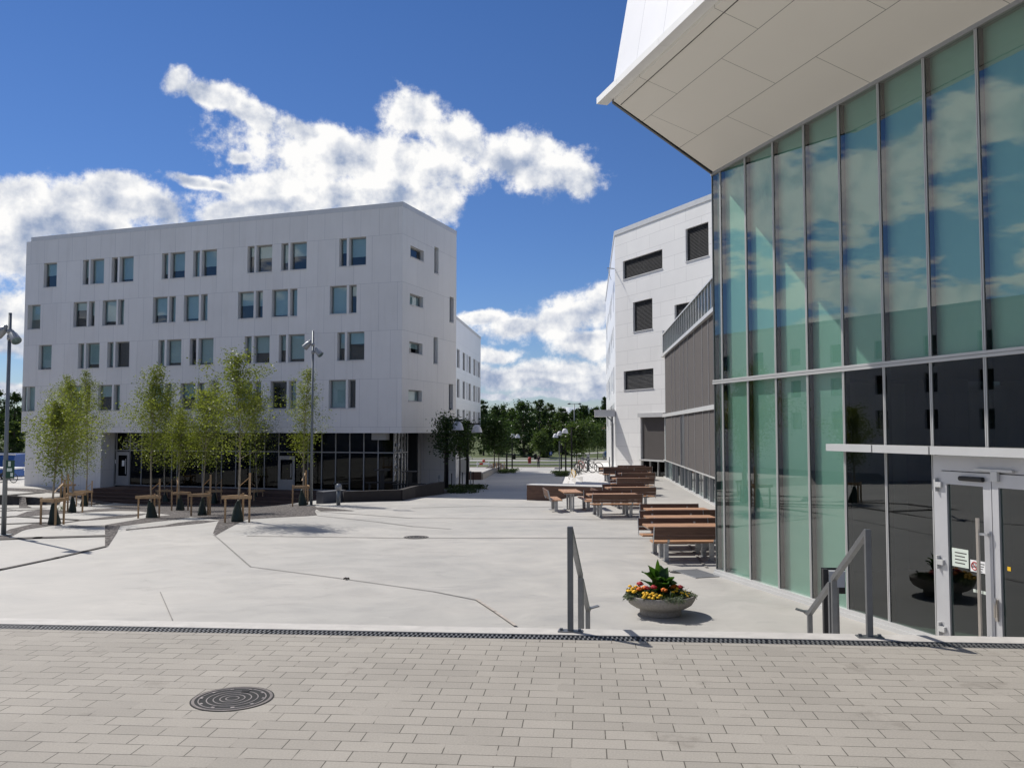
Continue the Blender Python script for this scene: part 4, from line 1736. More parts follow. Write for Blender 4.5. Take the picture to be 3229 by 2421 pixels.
sets = [  # centre x, y, turn, where it stands
    (3.97, 20.43, 2.5, 'the nearest brown picnic set by the glass wall'),
    (4.30, 22.44, 2.5, 'the second brown picnic set by the glass wall'),
    (4.62, 24.58, 2, 'the third brown picnic set by the glass wall'),
    (3.48, 30.30, 4, 'the brown picnic set left of the glass wall row'),
    (4.50, 33.75, 4, 'the picnic set right behind the middle one'),
    (5.48, 39.95, 3, 'the picnic set beyond the long wooden platform'),
    (6.30, 44.70, 3, 'the third picnic set from the back'),
    (5.92, 49.70, 3, 'the far picnic set nearest the white steps'),
    (7.30, 51.90, 3, 'the farthest picnic set, by the office wall'),
    (2.20, 33.00, 94, 'the end-on picnic set before the wooden platform'),
]
b0 = t0 = None
for i, (x, y, a, where) in enumerate(sets):
    a = R(a)
    z = zg(x, y) + (.012 if i in (5, 6, 7, 8) else 0.002)
    n = Vector((-math.sin(a), math.cos(a), 0))
    end = i == 9
    lab = ['bench on the near side of ' + where, 'bench on the far side of ' + where]
    if end:
        lab = ['bench on the right of ' + where, 'bench on the left of ' + where]
    for k, sg in enumerate((-1, 1)):
        p = Vector((x, y, z)) + n * sg * (.62 if not end else .60)
        rz = a if sg < 0 else a + math.pi
        if b0 is None:
            b0 = make_bench(lab[k])
            b0.location, b0.rotation_euler = p, (0, 0, rz)
        else:
            dup(b0, p, rz, lab[k])
    lt = 'plank table of ' + where
    if t0 is None:
        t0 = make_table(lt)
        t0.location, t0.rotation_euler = (x, y, z), (0, 0, a)
    else:
        dup(t0, (x, y, z), a, lt)

# long low wooden platform at the edge of the lane
def atzz(px, py, z):
    d = ray(px, py)
    return Vector((0, 0, CZ)) + d * ((z - CZ) / d.z)


p = atzz(1661, 1561.5, -.08)
p2 = atzz(1827, 1567, -.08)
dv = (p2 - p)
dv.z = 0
LP = Fr((p.x, p.y, p.z), math.atan2(dv.y, dv.x))
lb = thing('wooden_platform', 'long low wooden platform bench with pale top and dark red board sides', 'bench', LP.o, LP.rot)
m = MB(LP)
m.bx(0, 5.4, .0, 1.25, -.35, .24)
m.bx(0.004, 5.396, .004, 1.246, .245, .47)
m.build('side_boards', 'shaded_dark_wood', lb)
m = MB(LP)
for i in range(9):
    m.bx(-.02, 5.42, -.02 + i * .143, .115 + i * .143, .472, .505)
m.build('top_boards', 'step_concrete', lb)

# ------------------------------------------------------------------ flower bowl
PX, PY = 2.385, 14.13
pot = thing('flower_bowl', 'shallow round concrete bowl planter on the plaza, full of summer flowers', 'planter', (PX, PY, 0), 0)
m = MB()
m.lathe([(.30, 0), (.325, .0), (.33, .02), (.33, .085), (.345, .10), (.42, .125), (.50, .175), (.548, .25), (.556, .315), (.55, .325), (.525, .32), (.50, .27), (.2, .25), (.01, .25)], 48)
m.build('bowl', 'planter_concrete', pot, smooth=True)
m = MB()
m.lathe([(.50, .255), (.49, .275), (.35, .305), (.15, .33), (.01, .335)], 28)
m.build('soil', 'soil', pot, smooth=True)


def plant_thing(name, label, cat, loc, group=None):
    return thing(name, label, cat, loc, 0, group)


def broad_leaf(m, base, az, tilt, L, W, bend=.4, twist=0.0, n=7):
    """a canna-like leaf: pointed blade with a folded midrib"""
    d = Vector((math.cos(az), math.sin(az), 0))
    sd = Vector((-math.sin(az), math.cos(az), 0))
    rows = []
    p = Vector(base)
    ang = tilt
    for i in range(n + 1):
        t = i / n
        w = W * (math.sin(math.pi * min(1, t * .93 + .05)) ** .8) * (1 - .15 * t) if i < n else 0.002
        dirv = d * math.cos(ang) + Vector((0, 0, 1)) * math.sin(ang)
        up = -d * math.sin(ang) + Vector((0, 0, 1)) * math.cos(ang)
        q = sd * math.cos(twist) + up * math.sin(twist)
        wav = .012 * math.sin(t * 9 + az * 5)
        rows.append((p + q * w + up * (w * .35 + wav), p.copy(), p - q * w + up * (w * .35 - wav)))
        p = p + dirv * (L / n)
        ang -= bend / n
    vs = [v for r_ in rows for v in r_]
    fs = []
    for i in range(n):
        a = i * 3
        fs += [(a, a + 1, a + 4, a + 3), (a + 1, a + 2, a + 5, a + 4)]
    m.add(vs, fs)


rr = random.Random(21)
can = plant_thing('canna', 'broad leaved dark green canna in the middle of the flower bowl', 'plant', (PX, PY + .03, .30))
m = MB()
for (az, tl, L, W, h, bd, tw) in [(2.9, 1.0, .34, .085, .10, .5, .3), (3.5, .85, .32, .09, .14, .5, -.3), (1.4, 1.45, .40, .055, .13, .2, .9), (0.6, 1.25, .30, .06, .14, .3, .6),
                                  (0.1, .75, .30, .085, .05, .7, .2), (-.4, .55, .28, .09, .02, .8, 0), (3.9, .6, .27, .08, .04, .8, .1), (4.6, .95, .30, .085, .03, .6, 0),
                                  (5.2, .9, .30, .08, .04, .6, .2), (1.9, 1.2, .36, .07, .12, .4, -.5), (2.4, .95, .33, .08, .08, .5, 0), (4.9, 1.2, .28, .07, .06, .4, -.4),
                                  (4.2, 1.15, .30, .08, .05, .4, .3), (5.8, 1.1, .28, .075, .05, .5, -.2), (1.0, 1.0, .32, .08, .05, .5, .1), (3.2, 1.25, .33, .06, .15, .3, .8)]:
    broad_leaf(m, (rr.uniform(-.05, .05), rr.uniform(-.05, .05), h), az, tl, L * 1.08, W * 1.45, bd, tw)
for k in range(10):
    broad_leaf(m, (rr.uniform(-.08, .08), rr.uniform(-.06, .06), rr.uniform(.02, .12)), k * 2.4, rr.uniform(.75, 1.3), rr.uniform(.26, .34), rr.uniform(.075, .10), .5, rr.uniform(-.4, .4))
m.build('leaves', 'canna', can)
m = MB()
for i in range(5):
    a = i * 1.3
    m.tube([(.04 * math.cos(a), .04 * math.sin(a), 0), (.03 * math.cos(a), .03 * math.sin(a), .16)], .012, 6)
m.build('stem', 'stem_green', can)


def flower(m, c, r, rnd):
    for k in range(3):
        m.ball((c[0] + rnd.uniform(-.2, .2) * r, c[1] + rnd.uniform(-.2, .2) * r, c[2] + k * r * .22), r * (1 - .22 * k), 9, (1, 1, .55))
    for k in range(9):
        a = k * .7 + rnd.random()
        m.ball((c[0] + math.cos(a) * r * .75, c[1] + math.sin(a) * r * .75, c[2] + rnd.uniform(-.1, .25) * r), r * .38, 6, (1, 1, .6))


def flower_plant(label, mt, spots, r, base):
    t = plant_thing('flower_clump', label, 'flowers', (PX + base[0], PY + base[1], .285), 'bedding flowers in the concrete bowl')
    rnd = random.Random(int(abs(base[0]) * 1000) + 7)
    st, hd = MB(), MB()
    for (x, y, z) in spots:
        flower(hd, (x, y, z), r, rnd)
        st.tube([(x * .5, y * .5, -.01), (x, y, z)], .004, 5)
        for k in range(10):
            a = rnd.uniform(0, 6.28)
            broad_leaf(st, (x * .7, y * .7, rnd.uniform(0, max(.01, z * .8))), a, rnd.uniform(.1, 1.0), rnd.uniform(.05, .10), .012, .5, n=3)
    hd.build('blossom', mt, t, smooth=True)
    st.build('stem', 'stem_green', t)


kx = .00322
def fl(px, py, rel):
    """blossom position from the picture, at a set depth inside the bowl"""
    q = atd(1940 + px * .1689, 1700 + py * .1689, PY + rel)
    return q.x - PX, rel, q.z - .285


def clump(label, mt, pts, r):
    c = [fl(*q) for q in pts]
    bx = sum(q[0] for q in c) / len(c)
    by = sum(q[1] for q in c) / len(c)
    flower_plant(label, mt, [(q[0] - bx, q[1] - by, max(.02, q[2])) for q in c], r, (bx, by))


clump('clump of yellow marigolds at the left rim of the flower bowl', 'flower_yellow', [(275, 875, .0), (330, 915, -.06), (390, 885, -.02), (255, 965, -.12), (370, 965, -.2), (300, 955, -.16), (240, 955, -.05), (345, 985, -.25)], .033)
clump('large clump of yellow marigolds at the front rim of the flower bowl', 'flower_yellow', [(540, 1005, -.36), (590, 1005, -.34), (560, 1050, -.42), (535, 1085, -.44), (665, 1035, -.40), (700, 1010, -.36), (760, 1030, -.38), (795, 1085, -.46), (640, 1090, -.47), (700, 1105, -.48), (735, 1060, -.43), (845, 1055, -.42), (600, 1030, -.38)], .033)
clump('clump of yellow marigolds at the right rim of the flower bowl', 'flower_yellow', [(1140, 965, -.15), (1150, 920, -.05), (1300, 985, -.1), (1310, 1030, -.18), (1370, 1020, -.1), (1390, 1040, -.12), (1345, 1070, -.22), (1240, 1000, -.2), (1075, 990, -.25)], .031)
clump('orange marigold at the front of the canna in the flower bowl', 'flower_orange', [(915, 950, -.26)], .054)
clump('pair of orange marigolds left of the canna', 'flower_orange', [(455, 930, -.12), (545, 905, -.14)], .052)
clump('orange zinnia right behind the canna', 'flower_orange', [(1095, 860, .05), (1060, 890, .02), (1130, 880, .05)], .046)
clump('red zinnia left of the canna, highest of the reds', 'flower_red', [(465, 830, .02)], .054)
clump('dark red zinnias in front of the canna', 'flower_red', [(720, 895, -.18), (590, 910, -.16)], .052)
clump('dark red zinnia on the right side of the bowl', 'flower_red', [(1205, 895, .0)], .054)


def tuft(label, cx, cy, n, seed):
    t = plant_thing('trailing_plant', label, 'plant', (PX + cx, PY + cy, .29), 'trailing silvery plants at the bowl rim')
    rnd = random.Random(seed)
    out = Vector((cx, cy, 0)).normalized()
    m = MB()
    for i in range(n):
        a = rnd.uniform(0, 6.28)
        s = Vector((rnd.uniform(-.12, .12), rnd.uniform(-.08, .08), rnd.uniform(0, .05)))
        az = math.atan2(out.y, out.x) + rnd.uniform(-1.3, 1.3)
        broad_leaf(m, s, az, rnd.uniform(-.1, .9), rnd.uniform(.05, .11), .006, 1.6, n=3)
    m.build('foliage', 'silver_leaf', t)


tuft('silvery trailing plant hanging over the front rim of the bowl', .12, -.50, 150, 3)
tuft('silvery trailing plant at the left rim of the bowl', -.44, -.22, 170, 5)
tuft('small silvery plant between the flowers at the right rim', .40, -.15, 70, 8)
fo = plant_thing('ground_foliage', 'dark green foliage filling the bowl between the flowers', 'plant', (PX, PY, .28))
m = MB()
for i in range(330):
    a, q = rr.uniform(0, 6.28), .47 * math.sqrt(rr.random())
    broad_leaf(m, (q * math.cos(a), q * math.sin(a), rr.uniform(0, .07)), rr.uniform(0, 6.28), rr.uniform(.1, 1.2), rr.uniform(.05, .12), .016, .6, n=3)
struct(m.build('foliage', 'low_leaf', fo), 'stuff')

# ------------------------------------------------------------------ covers, grates, small things on the ground
def cover(label, p, r, rings, cat='manhole cover', name='manhole_cover'):
    t = thing(name, label, cat, p, 0)
    m = MB()
    m.lathe([(r * 1.02, -.02), (r * 1.02, -.0035), (.001, -.0035)], 48)
    m.lathe([(r * 1.061, -.01), (r * 1.10, -.01), (r * 1.10, .0006), (r * 1.061, .0006)], 48)
    m.build('gap', 'drain_void', t)
    m = MB()
    m.lathe([(r * 1.0, -.03), (r * 1.06, -.03), (r * 1.06, .002), (r * .985, .002), (r * .985, -.006)], 48)
    m.build('rim', 'cast_iron', t, smooth=False)
    m = MB()
    m.lathe([(r * .955, -.03), (r * .955, -.004), (.001, -.003)], 48)
    m.build('lid', 'cast_iron', t)
    m = MB()
    for q in rings:
        m.torus((0, 0, -.003), r * q * .96, r * .026, 'z', 44, 6)
    for k in range(10):
        a = k * .628
        m.bar((r * .80 * math.cos(a), r * .80 * math.sin(a), .002), (r * .88 * math.cos(a), r * .88 * math.sin(a), .001), r * .10, .004)
    m.build('lid_ring', 'worn_iron', t)
    m = MB()
    m.bx(-.01 + r * .1, r * .1 + .04, r * .55, r * .55 + .04, -.01, .0045)
    m.build('lifting_hole', 'drain_void', t)
    return t


q = atz = None
d = ray(733, 2202)
k = (ZT - CZ) / d.z
cover('round cast iron manhole cover with ring pattern set in the paved terrace', (d.x * k, d.y * k, ZT + .002), .226, (.18, .34, .52, .70, .92))
cover('round flush manhole cover in the middle of the concrete plaza', gp(1312, 1694, .012), .31, (.3, .6, .9))
cover('small round cover in the concrete behind the flower bowl', gp(2133, 1804, .008), .125, (.5, .85), 'cover', 'valve_cover')
# floor grating against the glass corner
GG = Fr((0, 0, 0), GF.rot)
t = thing('floor_grating', 'flat slotted floor grating beside the glass hall corner', 'floor grate', GF.w(-.9, -.33, .006), GF.rot)
m = MB()
m.bx(.12, 1.1, -.24, .26, -.02, .0)
m.build('grate_bed', 'drain_void', t)
m = MB()
for i in range(12):
    m.bx(.13 + i * .083, .185 + i * .083, -.23, .25, .001, .008)
m.bx(.10, 1.12, -.27, -.24, -.01, .009)
m.bx(.10, 1.12, .26, .29, -.01, .009)
m.build('grate_bar', 'lamp_grey', t)
# a dropped leaf
p = gp(1091, 1828, .004)
m = MB()
broad_leaf(m, (p.x - .05, p.y, p.z + .012), .2, .3, .13, .035, .9, .3)
broad_leaf(m, (p.x - .01, p.y + .01, p.z + .01), 1.4, .5, .08, .03, 1.2, .5)
tag(m.build('fallen_leaf', 'soil'), 'small dark curled dead leaf lying on the concrete plaza', 'leaf')
# door opener post beside the right handrail
dp = thing('door_opener_post', 'slim dark steel post with push button box behind the right handrail', 'door opener', (3.83, 10.45, 0), R(-8))
m = MB()
m.bx(-.13, -.075, -.045, .045, .012, 1.30)
m.bx(-.135, .14, .045, .055, 1.0, 1.305)
m.bx(-.16, .16, -.1, .1, 0, .012)
m.build('post', 'black_metal', dp)
m = MB()
m.add([(-.07, -.10, 1.10), (.10, -.10, 1.10), (.12, -.07, 1.28), (-.07, -.07, 1.28), (-.07, .044, 1.10), (.10, .044, 1.10), (.12, .044, 1.28), (-.07, .044, 1.28)],
      ((0, 1, 2, 3), (7, 6, 5, 4), (0, 4, 5, 1), (1, 5, 6, 2), (2, 6, 7, 3), (3, 7, 4, 0)))
m.build('button_box', 'box_grey', dp)
m = MB()
m.bx(-.06, .05, -.03, .04, .012, 1.10)
m.build('column', 'dark_steel', dp)

# ------------------------------------------------------------------ wooden deck and low walls before the glazed ground floor
DK = LA
da, db = LA.hit(325, 1450, -1)[0], LA.hit(1010, 1540, -4)[0]
dk = thing('timber_deck', 'dark stained timber deck with three long steps before the shop front', 'deck', LA.w(da, 0, -1.4), LA.rot)
m = MB(LA)
for i in range(4):
    y1 = -3.1 + .45 * (i + 1) if i < 3 else GY + .02
    m.bx(da, db, -3.1 + .45 * i, y1, -1.7, -1.42 + .19 * (i + 1))
m.build('deck_steps', 'deck_boards', dk)
a1, a2, a3 = gp(1082, 1583), gp(1262, 1578), gp(1303, 1569)
lw = thing('terrace_wall', 'low dark concrete wall around the shaded terrace at the block corner', 'low wall', a1)
back = Vector((.28, .96, 0))
m = MB(IDENT)
for p, q in ((a1, a2), (a2, a3)):
    m.bar((p.x, p.y, -.1), (q.x, q.y, -.1), .22, .62)
m.bar((a3.x, a3.y, -.102), (a3.x + back.x * 4, a3.y + back.y * 4, -.102), .22, .618)
m.build('wall', 'shaded_wall_dark', lw)
fr_ = [a1, a2, a3, a3 + back * 6.5, a1 + back * 8]
m = MB(IDENT)
m.prism([(p.x, p.y) for p in fr_], -1.5, -.30)
m.build('terrace_floor', 'asphalt', lw)
b1_, b2_ = gp(1000, 1590), gp(1075, 1583)
gw = thing('bench_wall', 'grey concrete block wall beside the bollard lamp', 'low wall', b1_)
m = MB(IDENT)
m.bar((b1_.x, b1_.y + .5, b1_.z + .22), (b2_.x, b2_.y + .5, b2_.z + .22), .5, .6)
m.build('wall', 'grey_block', gw)
# bollard lamp
p = gp(1067, 1592)
t = thing('bollard_lamp', 'grey bollard lamp with domed head in front of the dark terrace', 'lamp', p)
m = MB()
m.tube([(0, 0, 0), (0, 0, .62)], .085, 14)
m.build('post', 'pole_grey', t, smooth=True)
m = MB()
m.lathe([(.10, .62), (.13, .66), (.13, .80), (.09, .88), (.001, .90)], 16)
m.build('lamp_head', 'lamp_grey', t, smooth=True)
# bar tables on the terrace
for i, (px, lab) in enumerate(((1292, 'dark high bar table standing at the corner of the shaded terrace'), (1205, 'dark high bar table in front of the dark glazing near the pink film'),
                               (1075, 'dark high bar table behind the bollard lamp'))):
    q = atd(px, 1500, (44.6, 46.2, 46.0)[i])
    if i == 0:
        bt = thing('bar_table', lab, 'table', (q.x, q.y, -.30), R(10), 'high bar tables on the shaded terrace')
        m = MB()
        m.bx(-.12, .12, -.12, .12, 0, 1.10)
        m.bx(-.35, .35, -.35, .35, 0, .03)
        m.build('pedestal', 'black_metal', bt)
        m = MB()
        m.bx(-.40, .40, -.40, .40, 1.10, 1.15)
        m.build('tabletop', 'black_metal', bt)
        m = MB()
        m.bx(-.85, .85, .3, .6, .42, .48)
        m.bx(-.7, -.6, .35, .55, 0, .42)
        m.bx(.6, .7, .35, .55, 0, .42)
        m.build('seat', 'black_metal', bt)
    else:
        dup(bt, (q.x, q.y, -.30 if i < 2 else -1.0), R(10), lab)

# ------------------------------------------------------------------ trees
def leaf_quads(pts, sizes, rnd, flat=.5, elong=1.5):
    n = len(pts)
    pts = np.asarray(pts)
    g = np.random.RandomState(rnd.randint(0, 99999))
    a = g.normal(size=(n, 3))
    a[:, 2] *= flat
    a /= np.linalg.norm(a, axis=1)[:, None]
    b = g.normal(size=(n, 3))
    b -= (b * a).sum(1)[:, None] * a
    b /= np.linalg.norm(b, axis=1)[:, None]
    s = np.asarray(sizes)[:, None]
    v = np.empty((n, 4, 3))
    v[:, 0] = pts - a * s * elong
    v[:, 1] = pts - b * s * .62 - a * s * .1
    v[:, 2] = pts + a * s * elong
    v[:, 3] = pts + b * s * .62 - a * s * .1
    return v.reshape(-1, 3)


def leaf_obj(name, pts, sizes, rnd, material, parent, elong=1.5):
    v = leaf_quads(pts, sizes, rnd, elong=elong)
    n = len(pts)
    me = bpy.data.meshes.new(name)
    me.vertices.add(n * 4)
    me.vertices.foreach_set('co', v.ravel())
    me.loops.add(n * 4)
    me.loops.foreach_set('vertex_index', np.arange(n * 4, dtype=np.int32))
    me.polygons.add(n)
    me.polygons.foreach_set('loop_start', np.arange(0, n * 4, 4, dtype=np.int32))
    me.polygons.foreach_set('loop_total', np.full(n, 4, dtype=np.int32))
    me.update(calc_edges=True)
    me.materials.append(MATS[material])
    o = bpy.data.objects.new(name, me)
    COL.objects.link(o)
    o.parent = parent
    return o


def birch(label, loc, H, c0, spread, nb, nl, seed, lean=0.0):
    """young birch: thin pale stem, steep fine branches, airy crown running to a point"""
    rnd = random.Random(seed)
    t = thing('birch_tree', label, 'tree', loc, 0, 'young birches planted in the gravel')
    tr = MB()
    k = 9
    ax = rnd.uniform(-.04, .04) + lean
    ay = rnd.uniform(-.04, .04)
    def stem(z):
        u = z / H
        return Vector((ax * z + .05 * math.sin(u * 5 + seed), ay * z + .05 * math.cos(u * 4 + seed), z))
    tr.tube([stem(H * i / k) for i in range(k + 1)], [.042 * (1 - .88 * i / k) for i in range(k + 1)], 8)
    pts, sz = [], []
    for i in range(nb):
        u = (i + rnd.random()) / nb
        z = c0 + (H - c0) * u ** .9 * .97
        prof = (.45 + 1.55 * min(1, u / .22)) * (1 - u) ** .75 + .10
        L = spread * prof * rnd.choice((.35, .7, .95, 1.25)) * rnd.uniform(.8, 1.1) * .66
        a = i * 2.399 + rnd.uniform(-.5, .5)
        el = rnd.uniform(.55, 1.2)
        p = stem(z)
        br = [p]
        dirv = Vector((math.cos(a) * math.cos(el), math.sin(a) * math.cos(el), math.sin(el)))
        for s in range(4):
            dirv = (dirv + Vector((rnd.uniform(-.18, .18), rnd.uniform(-.18, .18), -.12 * s * .7))).normalized()
            br.append(br[-1] + dirv * L / 4 * 1.35)
        tr.tube(br, [.012 * (1 - u * .6), .009 * (1 - u * .6), .006, .004, .0025], 4, cap=False)
        m = int(nl * (.35 + prof))
        for q in range(m):
            w = rnd.uniform(.22, 1.08)
            j = min(3, int(w * 4)) if w < 1 else 3
            f = w * 4 - j
            c = br[j].lerp(br[j + 1], f)
            rad = .10 + .13 * (1 - u)
            pts.append((c.x + rnd.gauss(0, rad), c.y + rnd.gauss(0, rad), c.z + rnd.gauss(-.04, rad * .9)))
            sz.append(rnd.uniform(.024, .041))
    tr.build('trunk', 'birch_bark', t, smooth=True)
    leaf_obj('crown', pts, sz, rnd, 'birch_leaf', t, 1.25)
    return t


def stake_frame(label, loc, rot, tall):
    """three posts and a crossbar round a young tree"""
    t = thing('tree_stakes', label, 'tree stakes', loc, rot, 'wooden stake frames around the young birches')
    for (x, y, h) in ((-.36, -.22, .86), (.40, -.20, tall), (.05, .38, .9)):
        m = MB()
        m.bx(x - .027, x + .027, y - .027, y + .027, -.1, h)
        m.build('post', 'stake_wood', t)
    m = MB()
    m.bx(-.46, .48, -.30, -.255, .76, .87)
    m.build('crossbar', 'stake_wood', t)
    m = MB()
    m.bar((.40, -.16, .80), (.07, .40, .80), .035, .10)
    m.bar((-.38, -.18, .81), (.03, .40, .81), .035, .10)
    m.build('crossbar', 'stake_wood', t)
    m = MB()
    m.bar((.40, -.16, tall - .12), (.03, .0, tall - .42), .05, .008)
    m.build('tie_strap', 'stake_wood', t)
    return t


def water_bag(label, loc, rot, seed):
    t = thing('watering_bag', label, 'watering bag', loc, rot, 'green watering bags round the birch stems')
    rnd = random.Random(seed)
    m = MB()
    n = 20
    prof = [(.205, .0), (.21, .05), (.18, .2), (.14, .38), (.10, .54), (.065, .66), (.045, .70)]
    for r0, z in prof:
        for k in range(n):
            q = 2 * math.pi * k / n
            r1 = r0 * (1 + .10 * math.sin(q * 3 + z * 7 + seed) + rnd.uniform(-.05, .05))
            m.v.append((r1 * math.cos(q) * 1.0 + .10 * (1 - z / .74) * .6, r1 * math.sin(q) * .8, z))
    for i in range(len(prof) - 1):
        for k in range(n):
            k2 = (k + 1) % n
            m.f.append((i * n + k, i * n + k2, (i + 1) * n + k2, (i + 1) * n + k))
    m.f.append(tuple(range((len(prof) - 1) * n, len(prof) * n)))
    m.build('bag', 'bag_green', t, smooth=True)
    m = MB()
    m.tube([(.075, -.05, .70), (.10, -.08, .67)], .018, 8)
    m.build('filler_cap', 'black_metal', t)
    return t


trees = [  # base px, top py, spread, crown start, where
    (474, 1633, 1150, 1.05, 2.05, 'in the second row, before the shop door'),
    (566, 1609, 1300, 1.20, 1.9, 'right of the shop door, behind the front row'),
    (640, 1625, 1235, 1.20, 1.9, 'directly left of the tallest birch'),
    (753, 1645, 1118, 1.28, 2.0, 'the tallest one, nearest the plaza'),
    (677, 1592.6, 1195, 1.15, 1.9, 'by the deck, left behind the tallest'),
    (807, 1592.6, 1240, 1.2, 1.9, 'by the deck, right behind the tallest'),
    (953, 1594, 1158, 1.0, 1.8, 'standing slender and alone beside the tall lamp post'),
    (520, 1590.5, 1235, 1.0, 2.0, 'by the deck, leftmost of the back row'),
    (167, 1655, 1268, 1.15, 1.5, 'with low crown, nearest the left lamp post'),
    (228, 1616, 1195, 1.25, 1.7, 'second from the front in the left cluster'),
    (268, 1596, 1162, 1.2, 1.9, 'closest to the deck in the left cluster'),
    (207, 1573, 1180, 1.25, 1.9, 'farthest back in the left cluster'),
]
protos = []
for i, (px, py, top, sp, c0, where) in enumerate(trees):
    g = gp(px, py)
    H = (py - top) / F * g.y * 1.0
    lab = 'young birch ' + where
    t = birch(lab, (g.x, g.y + .05, g.z), H, c0, sp * 1.0, 52, (96, 84, 88, 98, 74, 80, 62, 84, 84, 90, 90, 82)[i], 40 + i)
    rot = (0.1, 2.6, -.1, .05, .15, 3.3, 1.9, .2, 1.7, 2.9, .2, 3.0)[i]
    tall = (1.50, 1.55, 1.62, 1.58, 1.5, 1.5, 1.5, 1.5, 1.45, 1.7, 1.4, 1.6)[i]
    stake_frame('wooden stake frame of the birch ' + where, (g.x - .02, g.y, g.z), rot, tall)
    water_bag('green watering bag of the birch ' + where, (g.x - .03, g.y + .04, g.z), i * .9 + (0 if i % 2 else .3), i)
# a few straw coloured weeds in the gravel
gg = gp(186, 1612)
m = MB()
for i in range(26):
    broad_leaf(m, (gg.x + rr.uniform(-.2, .2), gg.y + rr.uniform(-.1, .1), gg.z + .03), rr.uniform(0, 6.28), rr.uniform(.9, 1.5), rr.uniform(.15, .35), .012, .4, n=3)
tag(m.build('weed', 'silver_leaf'), 'small tuft of pale weeds in the gravel between two stake frames', 'weed')


def lane_tree(label, loc, H, c0, w, nl, seed, group, material='dark_leaf', size=.085, bk='bark', r0=.055):
    rnd = random.Random(seed)
    t = thing('lane_tree', label, 'tree', loc, 0, group)
    tr = MB()
    tr.tube([(0, 0, 0), (.03, .02, c0 * .6), (.02, 0, c0), (.04, .02, c0 + (H - c0) * .6), (.03, .03, H - .2)], [r0, r0 * .85, r0 * .72, r0 * .4, .01], 8)
    pts, sz = [], []
    nb = 30
    for i in range(nb):
        u = (i + rnd.random()) / nb
        z = c0 + (H - c0) * u * .92
        prof = math.sqrt(max(.05, 1 - (2 * u - .75) ** 2 / 1.7))
        L = w * prof * rnd.uniform(.55, 1.05)
        a = i * 2.399
        el = rnd.uniform(.15, .8)
        b = Vector((0.03, .01, z))
        e = b + Vector((math.cos(a) * L * math.cos(el), math.sin(a) * L * math.cos(el), L * math.sin(el) * .8))
        tr.tube([b, b.lerp(e, .5) + Vector((0, 0, .05)), e], [.02, .012, .005], 5, cap=False)
        for k in range(nl):
            f = rnd.uniform(.3, 1.1)
            c = b.lerp(e, f)
            s = .10 + .16 * w
            pts.append((c.x + rnd.gauss(0, s), c.y + rnd.gauss(0, s), c.z + rnd.gauss(0, s)))
            sz.append(rnd.uniform(.6, 1.1) * size)
    tr.build('trunk', bk, t, smooth=True)
    leaf_obj('crown', pts, sz, rnd, material, t, 1.1)
    return t


gl = 'young trees lining the lane'
for i, (px, py, top, cb, w, lab) in enumerate([
    (1401, 1546, 1312, 1438, .85, 'young dark leaved lane tree beside the nearest left bell lamp'),
    (1449, 1535, 1328, 1432, .75, 'young dark leaved lane tree between the two near left bell lamps'),
    (1470, 1527, 1330, 1425, .70, 'slim dark leaved lane tree hugging the second left bell lamp'),
    (1558, 1489, 1328, 1420, 1.9, 'broad dark lane tree beyond the white wing, on the left side'),
    (1572, 1486, 1345, 1420, 1.8, 'dark lane tree right of the broad one, before the far left lamps')]):
    g = gp(px, py)
    H = (py - top) / F * g.y
    lane_tree(lab, g, H, (py - cb) / F * g.y, w, 56 if i < 3 else 95, 70 + i, gl, size=.085 if i < 3 else .15, r0=.05 if i < 3 else .07)
for i, (px, py, y, top, cb, w, lab) in enumerate([
    (1818, 1478, 100, 1345, 1425, 1.6, 'young green lane tree just right of the far right bell lamps'),
    (1838, 1456, 118, 1340, 1410, 2.0, 'young green lane tree above the parked bicycles'),
    (1858, 1446, 150, 1336, 1415, 2.4, 'young green tree on the verge left of the grey sign pillar'),
    (1884, 1440, 160, 1345, 1412, 2.2, 'young green tree on the verge right of the grey sign pillar'),
    (1702, 1434, 158, 1368, 1420, 1.7, 'small round tree on the verge behind the walking person')]):
    q = atd(px, py, y)
    z = zg(q.x, q.y) if y < 128 else terrain(q.x, q.y)
    H = (q.z - z) + (py - top) / F * y
    lane_tree(lab, (q.x, q.y, z), H, (q.z - z) + (py - cb) / F * y, w, 90, 90 + i, gl, 'mid_leaf', .17, r0=.08)


